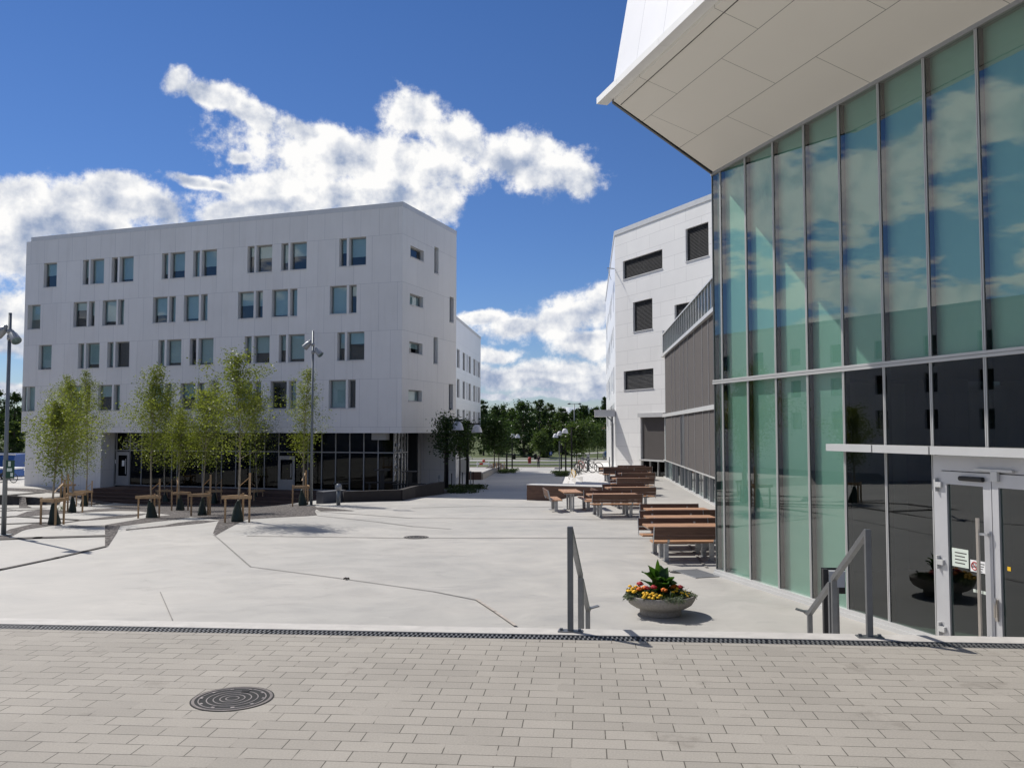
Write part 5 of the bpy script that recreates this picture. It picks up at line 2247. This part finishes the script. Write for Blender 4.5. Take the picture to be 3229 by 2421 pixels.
def big_tree(label, px0, px1, ytop, y, seed, material, base=None, conical=False):
    """a full grown tree beyond the street: trunk, limbs and clumps of foliage"""
    rnd = random.Random(seed)
    x = ((px0 + px1) / 2 - 1614.5) / F * y
    z0 = terrain(x, y)
    W = (px1 - px0) / F * y / 2
    H = CZ + (1355 - ytop) / F * y - z0
    t = thing('tree', label, 'tree', (x, y, z0), 0, 'full grown trees beyond the street')
    tr = MB()
    tr.tube([(0, 0, -.3), (.1, 0, H * .3), (0, .1, H * .6), (.1, 0, H * .93)], [.05 * W + .12, .04 * W + .1, .02 * W + .06, .03], 8)
    pts, sz = [], []
    nc = 84
    for i in range(nc):
        u = rnd.random()
        h = H * (.03 + .95 * u)
        if conical:
            prof = (1 - u) ** .7 + .08
        else:
            prof = math.sqrt(max(.08, 1 - ((u - .42) / .62) ** 2))
        a = i * 2.399 + rnd.uniform(-.4, .4)
        q = W * prof * rnd.uniform(.35, .86)
        c = Vector((math.cos(a) * q, math.sin(a) * q, h))
        cr = W * rnd.uniform(.16, .32) * (.55 + .45 * prof)
        if rnd.random() < .5:
            tr.tube([(0, 0, max(.5, h - q * .7)), c * .55 + Vector((0, 0, h * .4)), c], [.10, .06, .02], 5, cap=False)
        for k in range(80):
            d = Vector((rnd.gauss(0, 1), rnd.gauss(0, 1), rnd.gauss(0, .8)))
            d = d.normalized() * cr * (abs(rnd.gauss(0, .75)) + .15)
            pts.append(tuple(c + d))
            sz.append(rnd.uniform(.14, .30) * (W / 5) ** .4)
    tr.build('trunk', 'bark', t)
    leaf_obj('crown', pts, sz, rnd, material, t, 1.05)
    return t


bt_ = [(1505, 1545, 1262, 176, 'dark_leaf', 0, 'dark tree half hidden by the white wing, leftmost beyond the lane'),
       (1535, 1612, 1270, 180, 'dark_leaf', 0, 'dark rounded tree beyond the lane with a sky gap on its right'),
       (1590, 1640, 1285, 196, 'mid_leaf', 0, 'slim pointed tree at the right edge of the sky gap'),
       (1605, 1695, 1262, 172, 'dark_leaf', 0, 'big dark tree in the middle beyond the lane, reaching to the ground'),
       (1675, 1725, 1258, 205, 'dark_leaf', 0, 'tall dark tree behind the big middle one, with a ragged top'),
       (1705, 1755, 1268, 210, 'mid_leaf', 0, 'tall tree right of the ragged top, left of the small gabled house'),
       (1745, 1800, 1288, 196, 'mid_leaf', 0, 'grey green tree behind the far right bell lamps'),
       (1790, 1830, 1290, 222, 'dark_leaf', 0, 'dark tree behind the tall double street lamp'),
       (1818, 1865, 1275, 214, 'dark_leaf', 0, 'dark bushy tree right of the tall double street lamp'),
       (1850, 1900, 1283, 204, 'dark_leaf', 0, 'dark tree above the long brown roof'),
       (1880, 1935, 1252, 215, 'dark_leaf', 1, 'tall dark fir rising beside the white office corner'),
       (1905, 1960, 1300, 190, 'dark_leaf', 0, 'dark tree under the office canopy'),
       (1700, 1745, 1345, 166, 'mid_leaf', 0, 'lower green tree in front of the small gabled house'),
       (1745, 1800, 1340, 178, 'mid_leaf', 0, 'lower green tree right of the small gabled house'),
       (-60, 30, 1232, 190, 'dark_leaf', 0, 'dark tree at the left edge of the photo, behind the left lamp post'),
       (10, 80, 1236, 186, 'dark_leaf', 0, 'dark tree left of the white block, right of the left lamp post'),
       (20, 75, 1330, 168, 'mid_leaf', 0, 'lighter green bushy tree at the left end of the white block'),
       (-140, -30, 1240, 200, 'dark_leaf', 0, 'dark tree just outside the left edge of the photo'),
       ]
for i, (a, b, c, y, mt, con, lab) in enumerate(bt_):
    big_tree(lab, a - 4, b + 4, c, y, 200 + i, mt, conical=bool(con))
# far wood behind everything, one mass
rnd = random.Random(77)
pts, sz = [], []
for i in range(16000):
    x = rnd.uniform(-190, 60)
    y = rnd.uniform(236, 262)
    if -10 > x > -75 and False:
        continue
    h = 7.5 + 3.0 * mnoise.noise(Vector((x * .12, 0, 3))) + 1.6 * mnoise.noise(Vector((x * .4, 0, 8)))
    pts.append((x, y, terrain(x, y) + rnd.random() ** .7 * h))
    sz.append(rnd.uniform(.4, .8))
fw = leaf_obj('distant_wood', pts, sz, rnd, 'dark_leaf', None, 1.05)
struct(fw, 'stuff')

# low planting at the feet of the lane trees
rnd = random.Random(5)
pts, sz = [], []
for (x0, x1, yy) in ((1352, 1500, 1553), (1402, 1528, 1540), (1580, 1632, 1484), (1575, 1622, 1490), (1742, 1795, 1492), (1755, 1800, 1500)):
    for i in range(60):
        g = gp(rnd.uniform(x0, x1), yy + rnd.uniform(-3.0, 2.2))
        for k in range(24):
            pts.append((g.x + rnd.gauss(0, .16), g.y + rnd.gauss(0, .3), g.z + rnd.random() * .22))
            sz.append(rnd.uniform(.03, .06))
struct(leaf_obj('ground_cover', pts, sz, rnd, 'low_leaf', None), 'stuff')

# ------------------------------------------------------------------ lamps
def spot_pole(label, base, H, heads):
    t = thing('lamp_post', label, 'lamp post', base, 0, 'tall grey lamp posts with spotlights')
    m = MB()
    m.tube([(0, 0, .03), (0, 0, 2.2), (0, 0, 2.25), (0, 0, H)], [.066, .060, .055, .045], 16)
    m.build('pole', 'pole_grey', t, smooth=True)
    m = MB()
    m.bx(-.17, .17, -.17, .17, -.02, .03)
    m.build('base_plate', 'pole_grey', t)
    for (z, az, tilt) in heads:
        d = Vector((math.cos(az), math.sin(az), 0))
        m = MB()
        m.tube([(0, 0, z - .07), (0, 0, z + .07)], .068, 12)
        m.tube([(0, 0, z), tuple(d * .22 + Vector((0, 0, z)))], .025, 8)
        br = m.build('bracket', 'lamp_grey', t, smooth=True)
        f = (d * math.cos(tilt) - Vector((0, 0, 1)) * math.sin(tilt))
        b = d * .20 + Vector((0, 0, z + .06))
        m = MB()
        m.tube([b - f * .10, b - f * .06, b + f * .02, b + f * .24, b + f * .27], [.04, .085, .115, .14, .14], 16)
        m.ball(tuple(b - f * .07 + Vector((0, 0, .04))), .06, 10)
        hd = m.build('spotlight', 'lamp_grey', t, smooth=True)
        m = MB()
        m.tube([b + f * .272, b + f * .276], .125, 16)
        m.build('lens', 'window_glass', hd)
    return t


g1 = gp(983, 1591)
g1 = gp(981, 1594)
spot_pole('tall grey lamp post with two spotlights beside the slender birch', g1, (1594 - 1044) / F * g1.y, [((1594 - 1088) / F * g1.y, 2.9, .75), ((1594 - 1112) / F * g1.y, -.35, .75)])
g2 = gp(11, 1688)
spot_pole('tall grey lamp post with two spotlights at the left edge of the photo', g2, (1688 - 988) / F * g2.y, [((1688 - 1047) / F * g2.y, 2.9, .6), ((1688 - 1066) / F * g2.y, -.6, .75)])
sg = thing('site_sign', 'small green notice board fixed to the left lamp post', 'sign', (g2.x + .10, g2.y - .09, g2.z + 1.55), 0)
m = MB()
m.bx(-.03, .20, -.01, .01, .05, .55)
m.build('board', 'green_paint', sg)
m = MB()
m.bx(.03, .10, -.014, -.0105, .38, .52)
m.bx(.0, .14, -.014, -.0105, .24, .33)
m.bx(.10, .17, -.014, -.0105, .10, .2)
m.build('print', 'paper', sg)


def bell_lamp(label, base, H, sx, arm, base_obj=None):
    t = thing('bell_lamp', label, 'street lamp', base, 0, 'bell shaped lamps along the lane')
    m = MB()
    m.tube([(0, 0, -.05), (0, 0, H)], [.10, .08], 12)
    m.build('post', 'lamp_black', t, smooth=True)
    m = MB()
    m.bar((-.25 * sx, 0, H + .02), (sx * (arm + .25), 0, H + .02), .07, .08)
    m.tube([(sx * arm, 0, H - .02), (sx * arm, 0, H - .14)], .03, 8)
    m.build('arm', 'lamp_black', t)
    m = MB()
    z = H - .12
    m.lathe([(.04, z + .08), (.14, z + .06), (.25, z - .06), (.31, z - .22), (.35, z - .40), (.36, z - .44), (.345, z - .44), (.02, z - .42)], 24, (sx * arm, 0, 0))
    m.build('lamp_shade', 'lamp_white', t, smooth=True)
    return t


for (px, py, top, sx, ax, lab) in [
    (1409, 1546, 1327, 1, 1442, 'black lane lamp with white bell shade, nearest one on the left'),
    (1474, 1530, 1338, 1, 1503, 'black lane lamp with white bell shade, second on the left before the wing'),
    (1598, 1484, 1366, 1, 1615, 'black lane lamp with white bell shade, far left, first of the far pair'),
    (1615, 1476.5, 1368, 1, 1631.5, 'black lane lamp with white bell shade, far left, second of the far pair'),
    (1803, 1490, 1350, -1, 1782, 'black lane lamp with white bell shade, right side, highest in the photo'),
    (1784, 1485.6, 1358.5, -1, 1765.4, 'black lane lamp with white bell shade, right side, middle one'),
    (1770, 1479, 1366, -1, 1752, 'black lane lamp with white bell shade, right side, farthest one')]:
    g = gp(px, py)
    y = g.y
    bell_lamp(lab, g, (py - top) / F * y, sx, abs(ax - px) / F * y)
# tall double street lamp far away
q = atd(1811.6, 1440, 166)
z = terrain(q.x, 166)
t = thing('double_street_lamp', 'tall double armed grey street lamp above the far trees', 'street lamp', (q.x, 166, z))
H = CZ + (1355 - 1273) / F * 166 - z
m = MB()
m.tube([(0, 0, 0), (0, 0, H)], [.14, .09], 10)
m.build('pole', 'pole_grey', t, smooth=True)
for s in (-1, 1):
    m = MB()
    m.bar((0, 0, H - .05), (s * .75, 0, H), .07, .08)
    m.build('arm', 'pole_grey', t)
    m = MB()
    m.ball((s * 1.0, 0, H), .36, 10, (1, .6, .45))
    m.build('lamp_head', 'pole_grey', t, smooth=True)
q = atd(1908, 1420, 186)
t = thing('street_lamp', 'thin grey street lamp with pale head before the long brown roof', 'street lamp', (q.x, 186, terrain(q.x, 186)))
H = CZ - 2 / F * 186 - terrain(q.x, 186) + .1
m = MB()
m.tube([(0, 0, 0), (0, 0, H)], [.10, .07], 8)
m.build('pole', 'pole_grey', t)
m = MB()
m.ball((-.3, 0, H), .5, 10, (1.2, .6, .3))
m.build('lamp_head', 'lamp_white', t, smooth=True)

# ------------------------------------------------------------------ person walking away
g = gp(1698, 1474)
pe = thing('person', 'person in dark shirt and dark trousers walking away down the lane', 'person', g, R(4))


def skinned(name, joints, edges, material, parent, lv=2):
    me = bpy.data.meshes.new(name)
    me.from_pydata([j[:3] for j in joints], edges, [])
    o = bpy.data.objects.new(name, me)
    COL.objects.link(o)
    me.materials.append(MATS[material])
    sk = o.modifiers.new('skin', 'SKIN')
    layer = me.skin_vertices[0] if me.skin_vertices else None
    if layer is None:
        bpy.context.view_layer.objects.active = o
        bm = bmesh.new()
        bm.from_mesh(me)
        bm.verts.layers.skin.verify()
        bm.to_mesh(me)
        bm.free()
        layer = me.skin_vertices[0]
    for i, j in enumerate(joints):
        layer.data[i].radius = (j[3], j[4] if len(j) > 4 else j[3])
        layer.data[i].use_root = i == 0
    sb = o.modifiers.new('smooth', 'SUBSURF')
    sb.levels = sb.render_levels = lv
    o.parent = parent
    return o


J = [(0, 0, .93, .15, .10), (0, .01, 1.12, .135, .09), (0, 0, 1.32, .16, .10), (0, -.01, 1.45, .07, .06), (0, .015, 1.53, .055), (0, .02, 1.63, .085, .095), (0, .015, 1.72, .06, .07),
     (.17, 0, 1.41, .055), (.25, -.02, 1.14, .042), (.24, .06, .90, .032), (.235, .09, .81, .03, .02),
     (-.17, 0, 1.41, .055), (-.25, -.05, 1.14, .042), (-.24, -.02, .90, .032), (-.235, .0, .81, .03, .02),
     (.09, 0, .86, .085), (.10, .06, .48, .058), (.10, .0, .09, .04), (.11, .14, .03, .035, .025),
     (-.09, 0, .86, .085), (-.10, -.02, .48, .058), (-.10, -.16, .13, .04), (-.11, -.05, .03, .035, .025)]
E_ = [(0, 1), (1, 2), (2, 3), (3, 4), (4, 5), (5, 6), (2, 7), (7, 8), (8, 9), (9, 10), (2, 11), (11, 12), (12, 13), (13, 14), (0, 15), (15, 16), (16, 17), (17, 18), (0, 19), (19, 20), (20, 21), (21, 22)]
skinned('body', J, E_, 'skin', pe)
skinned('shirt', [(0, 0, .90, .175, .125), (0, .01, 1.12, .155, .11), (0, 0, 1.34, .18, .12), (0, -.01, 1.44, .09, .075), (.18, 0, 1.41, .072), (.245, -.02, 1.18, .06), (-.18, 0, 1.41, .072), (-.245, -.04, 1.18, .06)],
        [(0, 1), (1, 2), (2, 3), (2, 4), (4, 5), (2, 6), (6, 7)], 'shirt_dark', pe)
skinned('trousers', [(0, 0, .92, .16, .115), (.09, 0, .84, .10), (.10, .06, .48, .078), (.10, .0, .07, .066), (-.09, 0, .84, .10), (-.10, -.02, .48, .078), (-.10, -.16, .12, .066)],
        [(0, 1), (1, 2), (2, 3), (0, 4), (4, 5), (5, 6)], 'trousers_dark', pe)
m = MB()
m.ball((0, .005, 1.675), .105, 14, (.92, 1.05, .95))
m.build('hair', 'hair', pe, smooth=True)
m = MB()
for s, y, z in ((.11, .10, .035), (-.11, -.09, .045)):
    m.ball((s, y, z), .055, 10, (.85, 2.1, .7))
m.build('shoe', 'rubber', pe, smooth=True)

# ------------------------------------------------------------------ parked car on the far side road
q = atd(1921, 1446, 160)
cz = -2.43
car = thing('car', 'blue grey car parked nose towards the camera beside the white office corner', 'car', (q.x, 160, cz), R(4))
m = MB()
# lengthwise section lofted across: x across, y back (nose at -y)
sec = [(-2.05, .30, .45), (-2.15, .38, .70), (-2.0, .62, .86), (-1.2, .80, .95), (-.75, .92, 1.02), (-.05, 1.38, .78), (.5, 1.47, .74), (1.35, 1.40, .74), (1.95, 1.0, .90), (2.1, .75, .93), (2.1, .35, .88)]
vs, fs = [], []
for y, z, hw in sec:
    vs += [(-hw * .92 if z < .5 else -hw * .94, y, .22), (-hw * 1.0 if z < 1.1 else -.90, y, min(z, .82) * .86), (-hw * (.86 if z < 1.1 else .92), y, z), (hw * (.86 if z < 1.1 else .92), y, z), (hw if z < 1.1 else .90, y, min(z, .82) * .86), (hw * .94, y, .22)]
for i in range(len(sec) - 1):
    for k in range(5):
        a = i * 6 + k
        fs.append((a, a + 1, a + 7, a + 6))
fs.append((5, 4, 3, 2, 1, 0))
n6 = (len(sec) - 1) * 6
fs.append((n6, n6 + 1, n6 + 2, n6 + 3, n6 + 4, n6 + 5))
m.add(vs, fs)
m.build('body', 'car_paint', car, smooth=True)
m = MB()
m.add([(-.80, -.80, .95), (.80, -.80, .95), (.66, -.10, 1.385), (-.66, -.10, 1.385)], ((0, 1, 2, 3),))
m.bx(-.6, .6, -2.175, -2.13, .45, .55)
m.build('windscreen', 'shop_glass', car)
for s in (-1, 1):
    m = MB()
    m.ball((s * .58, -2.03, .62), .19, 10, (1, .5, .55))
    m.build('headlight', 'lit_head', car, smooth=True)
    m = MB()
    m.ball((s * .95, -.62, .98), .13, 8, (1, .6, .75))
    m.build('wing_mirror', 'car_paint', car, smooth=True)
    for y in (-1.30, 1.30):
        m = MB()
        m.torus((s * .74, y, .31), .24, .085, 'x', 24, 8)
        w = m.build('wheel', 'rubber', car, smooth=True)
        m = MB()
        m.tube([(s * .66, y, .31), (s * .82, y, .31)], .17, 12)
        m.build('rim', 'chrome', w)
m = MB()
m.bx(-.26, .26, -2.19, -2.17, .36, .46)
m.build('number_plate', 'paper_white', car)
m = MB()
m.bx(-.75, .75, -2.17, -2.12, .24, .36)
m.build('bumper_grille', 'black_metal', car)

# ------------------------------------------------------------------ bicycles
def bicycle(label, loc, rot, frame_mat):
    t = thing('bicycle', label, 'bicycle', loc, rot, 'parked bicycles')
    for y in (-.52, .52):
        m = MB()
        m.torus((0, y, .34), .315, .02, 'x', 28, 6)
        w = m.build('wheel', 'rubber', t, smooth=True)
        m = MB()
        m.torus((0, y, .34), .29, .008, 'x', 24, 5)
        for k in range(9):
            a = k * math.pi / 9
            m.bar((0, y - .29 * math.cos(a), .34 - .29 * math.sin(a)), (0, y + .29 * math.cos(a), .34 + .29 * math.sin(a)), .004, .004)
        m.build('rim', 'chrome', w)
    m = MB()
    bb, seat, head, hub, fk = (0, -.08, .30), (0, -.22, .80), (0, .36, .82), (0, -.52, .34), (0, .52, .34)
    for a, b in ((bb, seat), (bb, (0, .40, .68)), ((0, -.19, .70), head), (bb, hub), (hub, (0, -.19, .70)), (head, (0, .40, .66)), ((0, .40, .66), fk)):
        m.tube([a, b], .018, 6)
    m.build('frame', frame_mat, t)
    m = MB()
    m.ball((0, -.25, .86), .10, 10, (.8, 1.4, .35))
    m.build('saddle', 'black_metal', t, smooth=True)
    m = MB()
    m.tube([head, (0, .33, .98)], .015, 6)
    m.tube([(-.28, .20, 1.0), (-.2, .33, 1.0), (.2, .33, 1.0), (.28, .20, 1.0)], .013, 6)
    m.build('handlebar', 'black_metal', t)
    m = MB()
    m.tube([(-.10, -.08, .30), (.10, -.08, .30)], .012, 6)
    m.bx(-.15, -.10, -.12, -.04, .12, .14)
    m.bx(.10, .15, -.12, -.04, .46, .48)
    m.build('pedals', 'black_metal', t)
    return t


bz = .014
bikes = [(1810, 57.5, .35, 'yellow_paint', 'bicycle with a mustard coloured frame, leftmost at the top of the lane steps'),
         (1824, 59.0, .15, 'black_metal', 'dark bicycle second from the left above the lane steps'),
         (1834, 60.5, .5, 'red_paint', 'dark red bicycle in the middle of the parked row'),
         (1846, 60.0, 1.15, 'green_paint', 'green bicycle leaning beside the grey sign pillar'),
         (1864, 61.0, 1.3, 'black_metal', 'black bicycle behind the grey sign pillar')]
for px, y, rz, fm, lab in bikes:
    q = atd(px, 1490, y)
    zz = bz if px > 1826 else (-.34 if px > 1815 else -.5)
    bicycle(lab, (q.x, y, zz), rz, fm)
g = gp(22, 1522)
bicycle('lone bicycle parked before the blue skip beside the left lamp post', (g.x, g.y, g.z), 1.4, 'black_metal')

# sign pillar, bollards, rail
q = atd(1855, 1485, 62)
sp = thing('sign_pillar', 'grey metal sign pillar standing among the parked bicycles', 'sign', (q.x, 62, .012), R(-6))
m = MB()
m.bx(-.10, .10, -.06, .06, 0, 1.19)
m.build('pillar', 'galvanised', sp)
m = MB()
m.bx(-.05, .05, -.064, -.0605, .92, 1.02)
m.build('pictogram', 'print_dark', sp)
m = MB()
m.bar((-.48, .3, .95), (-.1, .0, .80), .03, .12)
m.bx(-.50, -.46, .26, .34, 0, 1.0)
m.build('bike_rail', 'galvanised', sp)
q = atd(1922, 1473, 70)
po = thing('bollard', 'thin grey steel bollard on the pale paving left of the office corner', 'bollard', (q.x, 70, .012))
m = MB()
m.tube([(0, 0, 0), (0, 0, .72)], .055, 10)
m.tube([(0, 0, .72), (0, 0, .76)], .06, 10)
m.build('post', 'pole_grey', po, smooth=True)

# ------------------------------------------------------------------ end of the lane
q = atd(1567, 1462, 119)
m = MB()
prof = [(1.75, -.05), (1.45, .12), (1.0, .42), (.55, .70), (.2, .86), (.01, .9)]
m.lathe(prof, 26)
rnd = random.Random(3)
for i in range(len(m.v)):
    x, y, z = m.v[i]
    f = 1 + .22 * mnoise.noise(Vector((x * 1.3, y * 1.3, z))) + .1 * rnd.uniform(-1, 1)
    m.v[i] = (x * f * 1.05, y * f, z * (1 + .2 * mnoise.noise(Vector((x, y, 5)))))
o = m.build('gravel_pile', 'gravel')
o.location = (q.x, 119, -2.38)
tag(o, 'heap of grey gravel at the far end of the lane', 'gravel heap')
q = atd(1670, 1452, 139)
t = thing('hydrant', 'red cabinet like post standing at the street edge', 'post box', (q.x, 139, -2.43))
m = MB()
m.bx(-.24, .24, -.2, .2, 0, .82)
m.build('body', 'red_paint', t, bevel=.03)
m = MB()
m.lathe([(.28, .82), (.30, .88), (.20, 1.0), (.01, 1.04)], 14)
m.bx(-.34, -.24, -.08, .08, .5, .62)
m.build('cap', 'red_paint', t, smooth=True)
q = atd(1523, 1454, 122)
t = thing('road_barrier', 'red and white road barrier beside the gravel heap', 'barrier', (q.x, 122, -2.39))
m = MB()
m.bx(-.9, .9, -.03, .03, .45, .75)
m.bx(-.85, -.78, -.25, .25, 0, .9)
m.bx(.78, .85, -.25, .25, 0, .9)
m.build('board', 'white_paint', t)
m = MB()
m.bx(-.5, .0, -.036, -.031, .46, .74)
m.ball((.1, 0, 1.0), .22, 10)
m.build('warning_lamp', 'red_paint', t, smooth=True)
q = atd(1758, 1464, 112)
t = thing('concrete_block', 'pale tapered concrete block on the gravel at the lane end', 'concrete block', (q.x, 112, -2.39))
m = MB()
m.prism([(-.65, -.3), (.65, -.3), (.65, .3), (-.65, .3)], 0, .5, [(-.35, -.12), (.35, -.12), (.35, .12), (-.35, .12)])
m.build('block', 'kerb_stone', t, bevel=.03)
for px, lab in ((1621.5, 'dark litter bin beyond the street, left of the red post'), (1688, 'dark litter bin beyond the street, right of the red post')):
    q = atd(px, 1440, 160)
    t = thing('litter_bin', lab, 'bin', (q.x, 160, terrain(0, 160)), 0, 'dark litter bins beyond the street')
    m = MB()
    m.lathe([(.26, 0), (.30, .9), (.31, .95), (.18, 1.05), (.01, 1.06)], 14)
    m.build('body', 'black_metal', t, smooth=True)
q = atd(1742, 1434, 152)
t = thing('blue_road_sign', 'blue round edged road sign on a thin post by the verge', 'sign', (q.x, 158.6, terrain(0, 158.6)))
m = MB()
m.tube([(0, 0, 0), (0, 0, 1.75)], .035, 8)
m.build('post', 'pole_grey', t)
m = MB()
m.bx(-.26, .26, -.05, -.036, .85, 1.45)
m.build('sign_plate', 'blue_paint', t)
m = MB()
m.bx(-.07, .07, -.055, -.0505, .95, 1.35)
m.build('pictogram', 'white_paint', t)
q = atd(1766, 1478, 101)
t = thing('grey_post', 'slim grey steel post beside the farthest right bell lamp', 'post', (atd(1764, 1478, 101).x, 101, zg(5.5, 101)))
m = MB()
m.tube([(0, 0, 0), (0, 0, 3.4)], .06, 10)
m.bx(-.05, .05, -.07, .07, 3.3, 3.45)
m.build('post', 'pole_grey', t)
for px, py, lab in ((1484, 1532, 'grey post with small board left of the brown planter box'), (1384, 1556, 'pale thin marker post beside the first lane tree')):
    g = gp(px, py)
    t = thing('marker_post', lab, 'post', g, 0, 'thin marker posts along the lane')
    m = MB()
    m.tube([(0, 0, 0), (0, 0, .95)], .03, 8)
    m.bx(-.05, .05, -.02, .02, .8, .98)
    m.build('post', 'pole_grey', t)
for (x0, x1, y, dz, lab) in ((1476, 1518, 1512, .62, 'brown timber planter box beside the ramp on the left of the lane'),):
    a_, b_ = gp(x0, y), gp(x1, y)
    t = thing('planter_box', lab, 'planter', a_)
    m = MB()
    m.bar((a_.x, a_.y, a_.z + dz / 2), (b_.x, a_.y, a_.z + dz / 2), .7, dz)
    m.fr = IDENT
    m.build('box', 'deck_boards', t)
r0, r1 = gp(1518, 1512), gp(1574, 1481)
t = thing('ramp_wall', 'low pale wall along the ramp at the foot of the white wing', 'low wall', r0)
m = MB(IDENT)
m.bar((r0.x, r0.y, r0.z + .22), (r1.x, r1.y, r1.z + .2), .25, .55)
m.build('wall', 'planter_concrete', t)
# slim posts of a chain fence by the block
for i, px in enumerate((1424, 1458, 1492)):
    g = gp(px, 1538 - i * 5)
    t = thing('fence_post', ('dark fence post nearest the camera', 'dark middle fence post', 'dark farthest fence post')[i] + ' along the lane planting', 'post', g, 0, 'dark fence posts along the lane planting')
    m = MB()
    m.tube([(0, 0, 0), (0, 0, .85)], .03, 8)
    m.ball((0, 0, .86), .04, 8)
    m.build('post', 'lamp_black', t)
# young tree stakes at the broad lane trees
for i, (px, py) in enumerate(((1556, 1489), (1566, 1487), (1580, 1486), (1590, 1482))):
    g = gp(px, py)
    t = thing('tree_stake', ('leftmost', 'second', 'third', 'rightmost')[i] + ' short wooden stake by the broad lane trees', 'stake', g, 0, 'short stakes by the broad lane trees')
    m = MB()
    m.tube([(0, 0, 0), (0, 0, .95)], .05, 8)
    m.tube([(0, 0, .95), (0, 0, 1.0)], [.05, .03], 8)
    m.build('stake', 'stake_wood', t)


def house(name, label, px0, px1, y, eave_py, ridge_py, wallm, roofm, gable_front=True, depth=9.0):
    x0, x1 = atd(px0, 1400, y).x, atd(px1, 1400, y).x
    W = x1 - x0
    z0 = terrain((x0 + x1) / 2, y)
    ze = CZ + (1355 - eave_py) / F * y - z0
    zr = CZ + (1355 - ridge_py) / F * y - z0
    t = thing(name, label, 'house', ((x0 + x1) / 2, y, z0))
    h = W / 2
    m = MB()
    m.bx(-h, h, 0, depth, -1, ze)
    if gable_front:
        m.add([(-h, .001, ze), (h, .001, ze), (0, .001, zr)], ((0, 1, 2),))
    m.build('wall', wallm, t)
    m = MB()
    o_ = .5
    if gable_front:
        for s in (-1, 1):
            m.bar((s * (h + o_) / 2, -.6, (ze + zr) / 2 - .05), (s * (h + o_) / 2, depth + .6, (ze + zr) / 2 - .05), math.hypot(h + o_, zr - ze + .3), .2, (s * (zr - ze), 0, h))
    else:
        m.add([(-h - o_, -o_, ze - .1), (h + o_, -o_, ze - .1), (h + o_, depth / 2, zr), (-h - o_, depth / 2, zr), (h + o_, depth + o_, ze - .1), (-h - o_, depth + o_, ze - .1)],
              ((0, 1, 2, 3), (3, 2, 4, 5), (0, 3, 5), (1, 4, 2), (0, 5, 4, 1)))
    rf = m.build('roof', roofm, t)
    m = MB()
    m.bx(-.3, .3, depth / 2 - .3, depth / 2 + .3, zr - .8, zr + .7)
    m.build('chimney', 'brick_red', rf)
    for s in (-.55, .0, .55):
        m = MB()
        m.bx(s * h - .5, s * h + .5, -.05, .02, .9, 2.0)
        w = m.build('window', 'white_paint', t)
        m = MB()
        m.bx(s * h - .42, s * h + .42, -.07, -.051, .98, 1.92)
        m.build('pane', 'window_glass', w)
    return t


house('gabled_house', 'small cream house with brown gabled roof among the far trees', 1703, 1728, 216, 1368, 1343, 'cream_wall', 'brown_roof')
house('house_wing', 'brown hip roofed part beside the small gabled house', 1722, 1752, 222, 1362, 1345, 'brick_red', 'brown_roof', False)
house('long_house', 'long low brick house with dark red brown roof behind the right trees', 1855, 1950, 228, 1364, 1338, 'brick_red', 'brown_roof', False, 12)

# ------------------------------------------------------------------ left edge: skip and barrier behind the block
q = atd(20, 1480, 71)
zz = zg(q.x, 71)
t = thing('skip_container', 'blue steel skip container left of the white block', 'skip', (atd(8, 1480, 71).x, 71, zz + .0), R(3))
m = MB()
m.prism([(-2.2, -.9), (1.25, -.9), (1.25, .9), (-2.2, .9)], .42, 1.75, [(-2.5, -1.0), (1.45, -1.0), (1.45, 1.0), (-2.5, 1.0)])
m.build('tub', 'blue_paint', t)
m = MB()
m.bx(-2.55, 1.5, -1.06, -.98, 1.70, 1.82)
m.bx(-2.55, 1.5, .98, 1.06, 1.70, 1.82)
for s in (-1.6, -.4, .8):
    m.bx(s, s + .08, -1.03, -.90, .45, 1.7)
m.build('rim', 'lamp_white', t)
m = MB()
m.bx(-2.2, 1.3, -.9, .9, .0, .40)
m.build('skid', 'blue_paint', t)
m = MB()
m.bx(.55, .95, -1.045, -1.035, .75, 1.35)
m.build('placard', 'paper', t)
q = atd(20, 1495, 66)
t = thing('trailer_roof', 'low white topped blue trailer in front of the skip', 'trailer', (atd(10, 1490, 66).x, 66, zg(q.x, 66)), R(3))
m = MB()
m.bx(-2.3, 1.15, -.7, .7, .25, .78)
m.build('body', 'blue_paint', t)
m = MB()
m.bx(-2.35, 1.2, -.75, .75, .78, .90)
m.build('cover', 'white_paint', t)
for s in (-1.2, .4):
    m = MB()
    m.torus((s, -.72, .28), .2, .07, 'y', 20, 6)
    m.build('wheel', 'rubber', t, smooth=True)
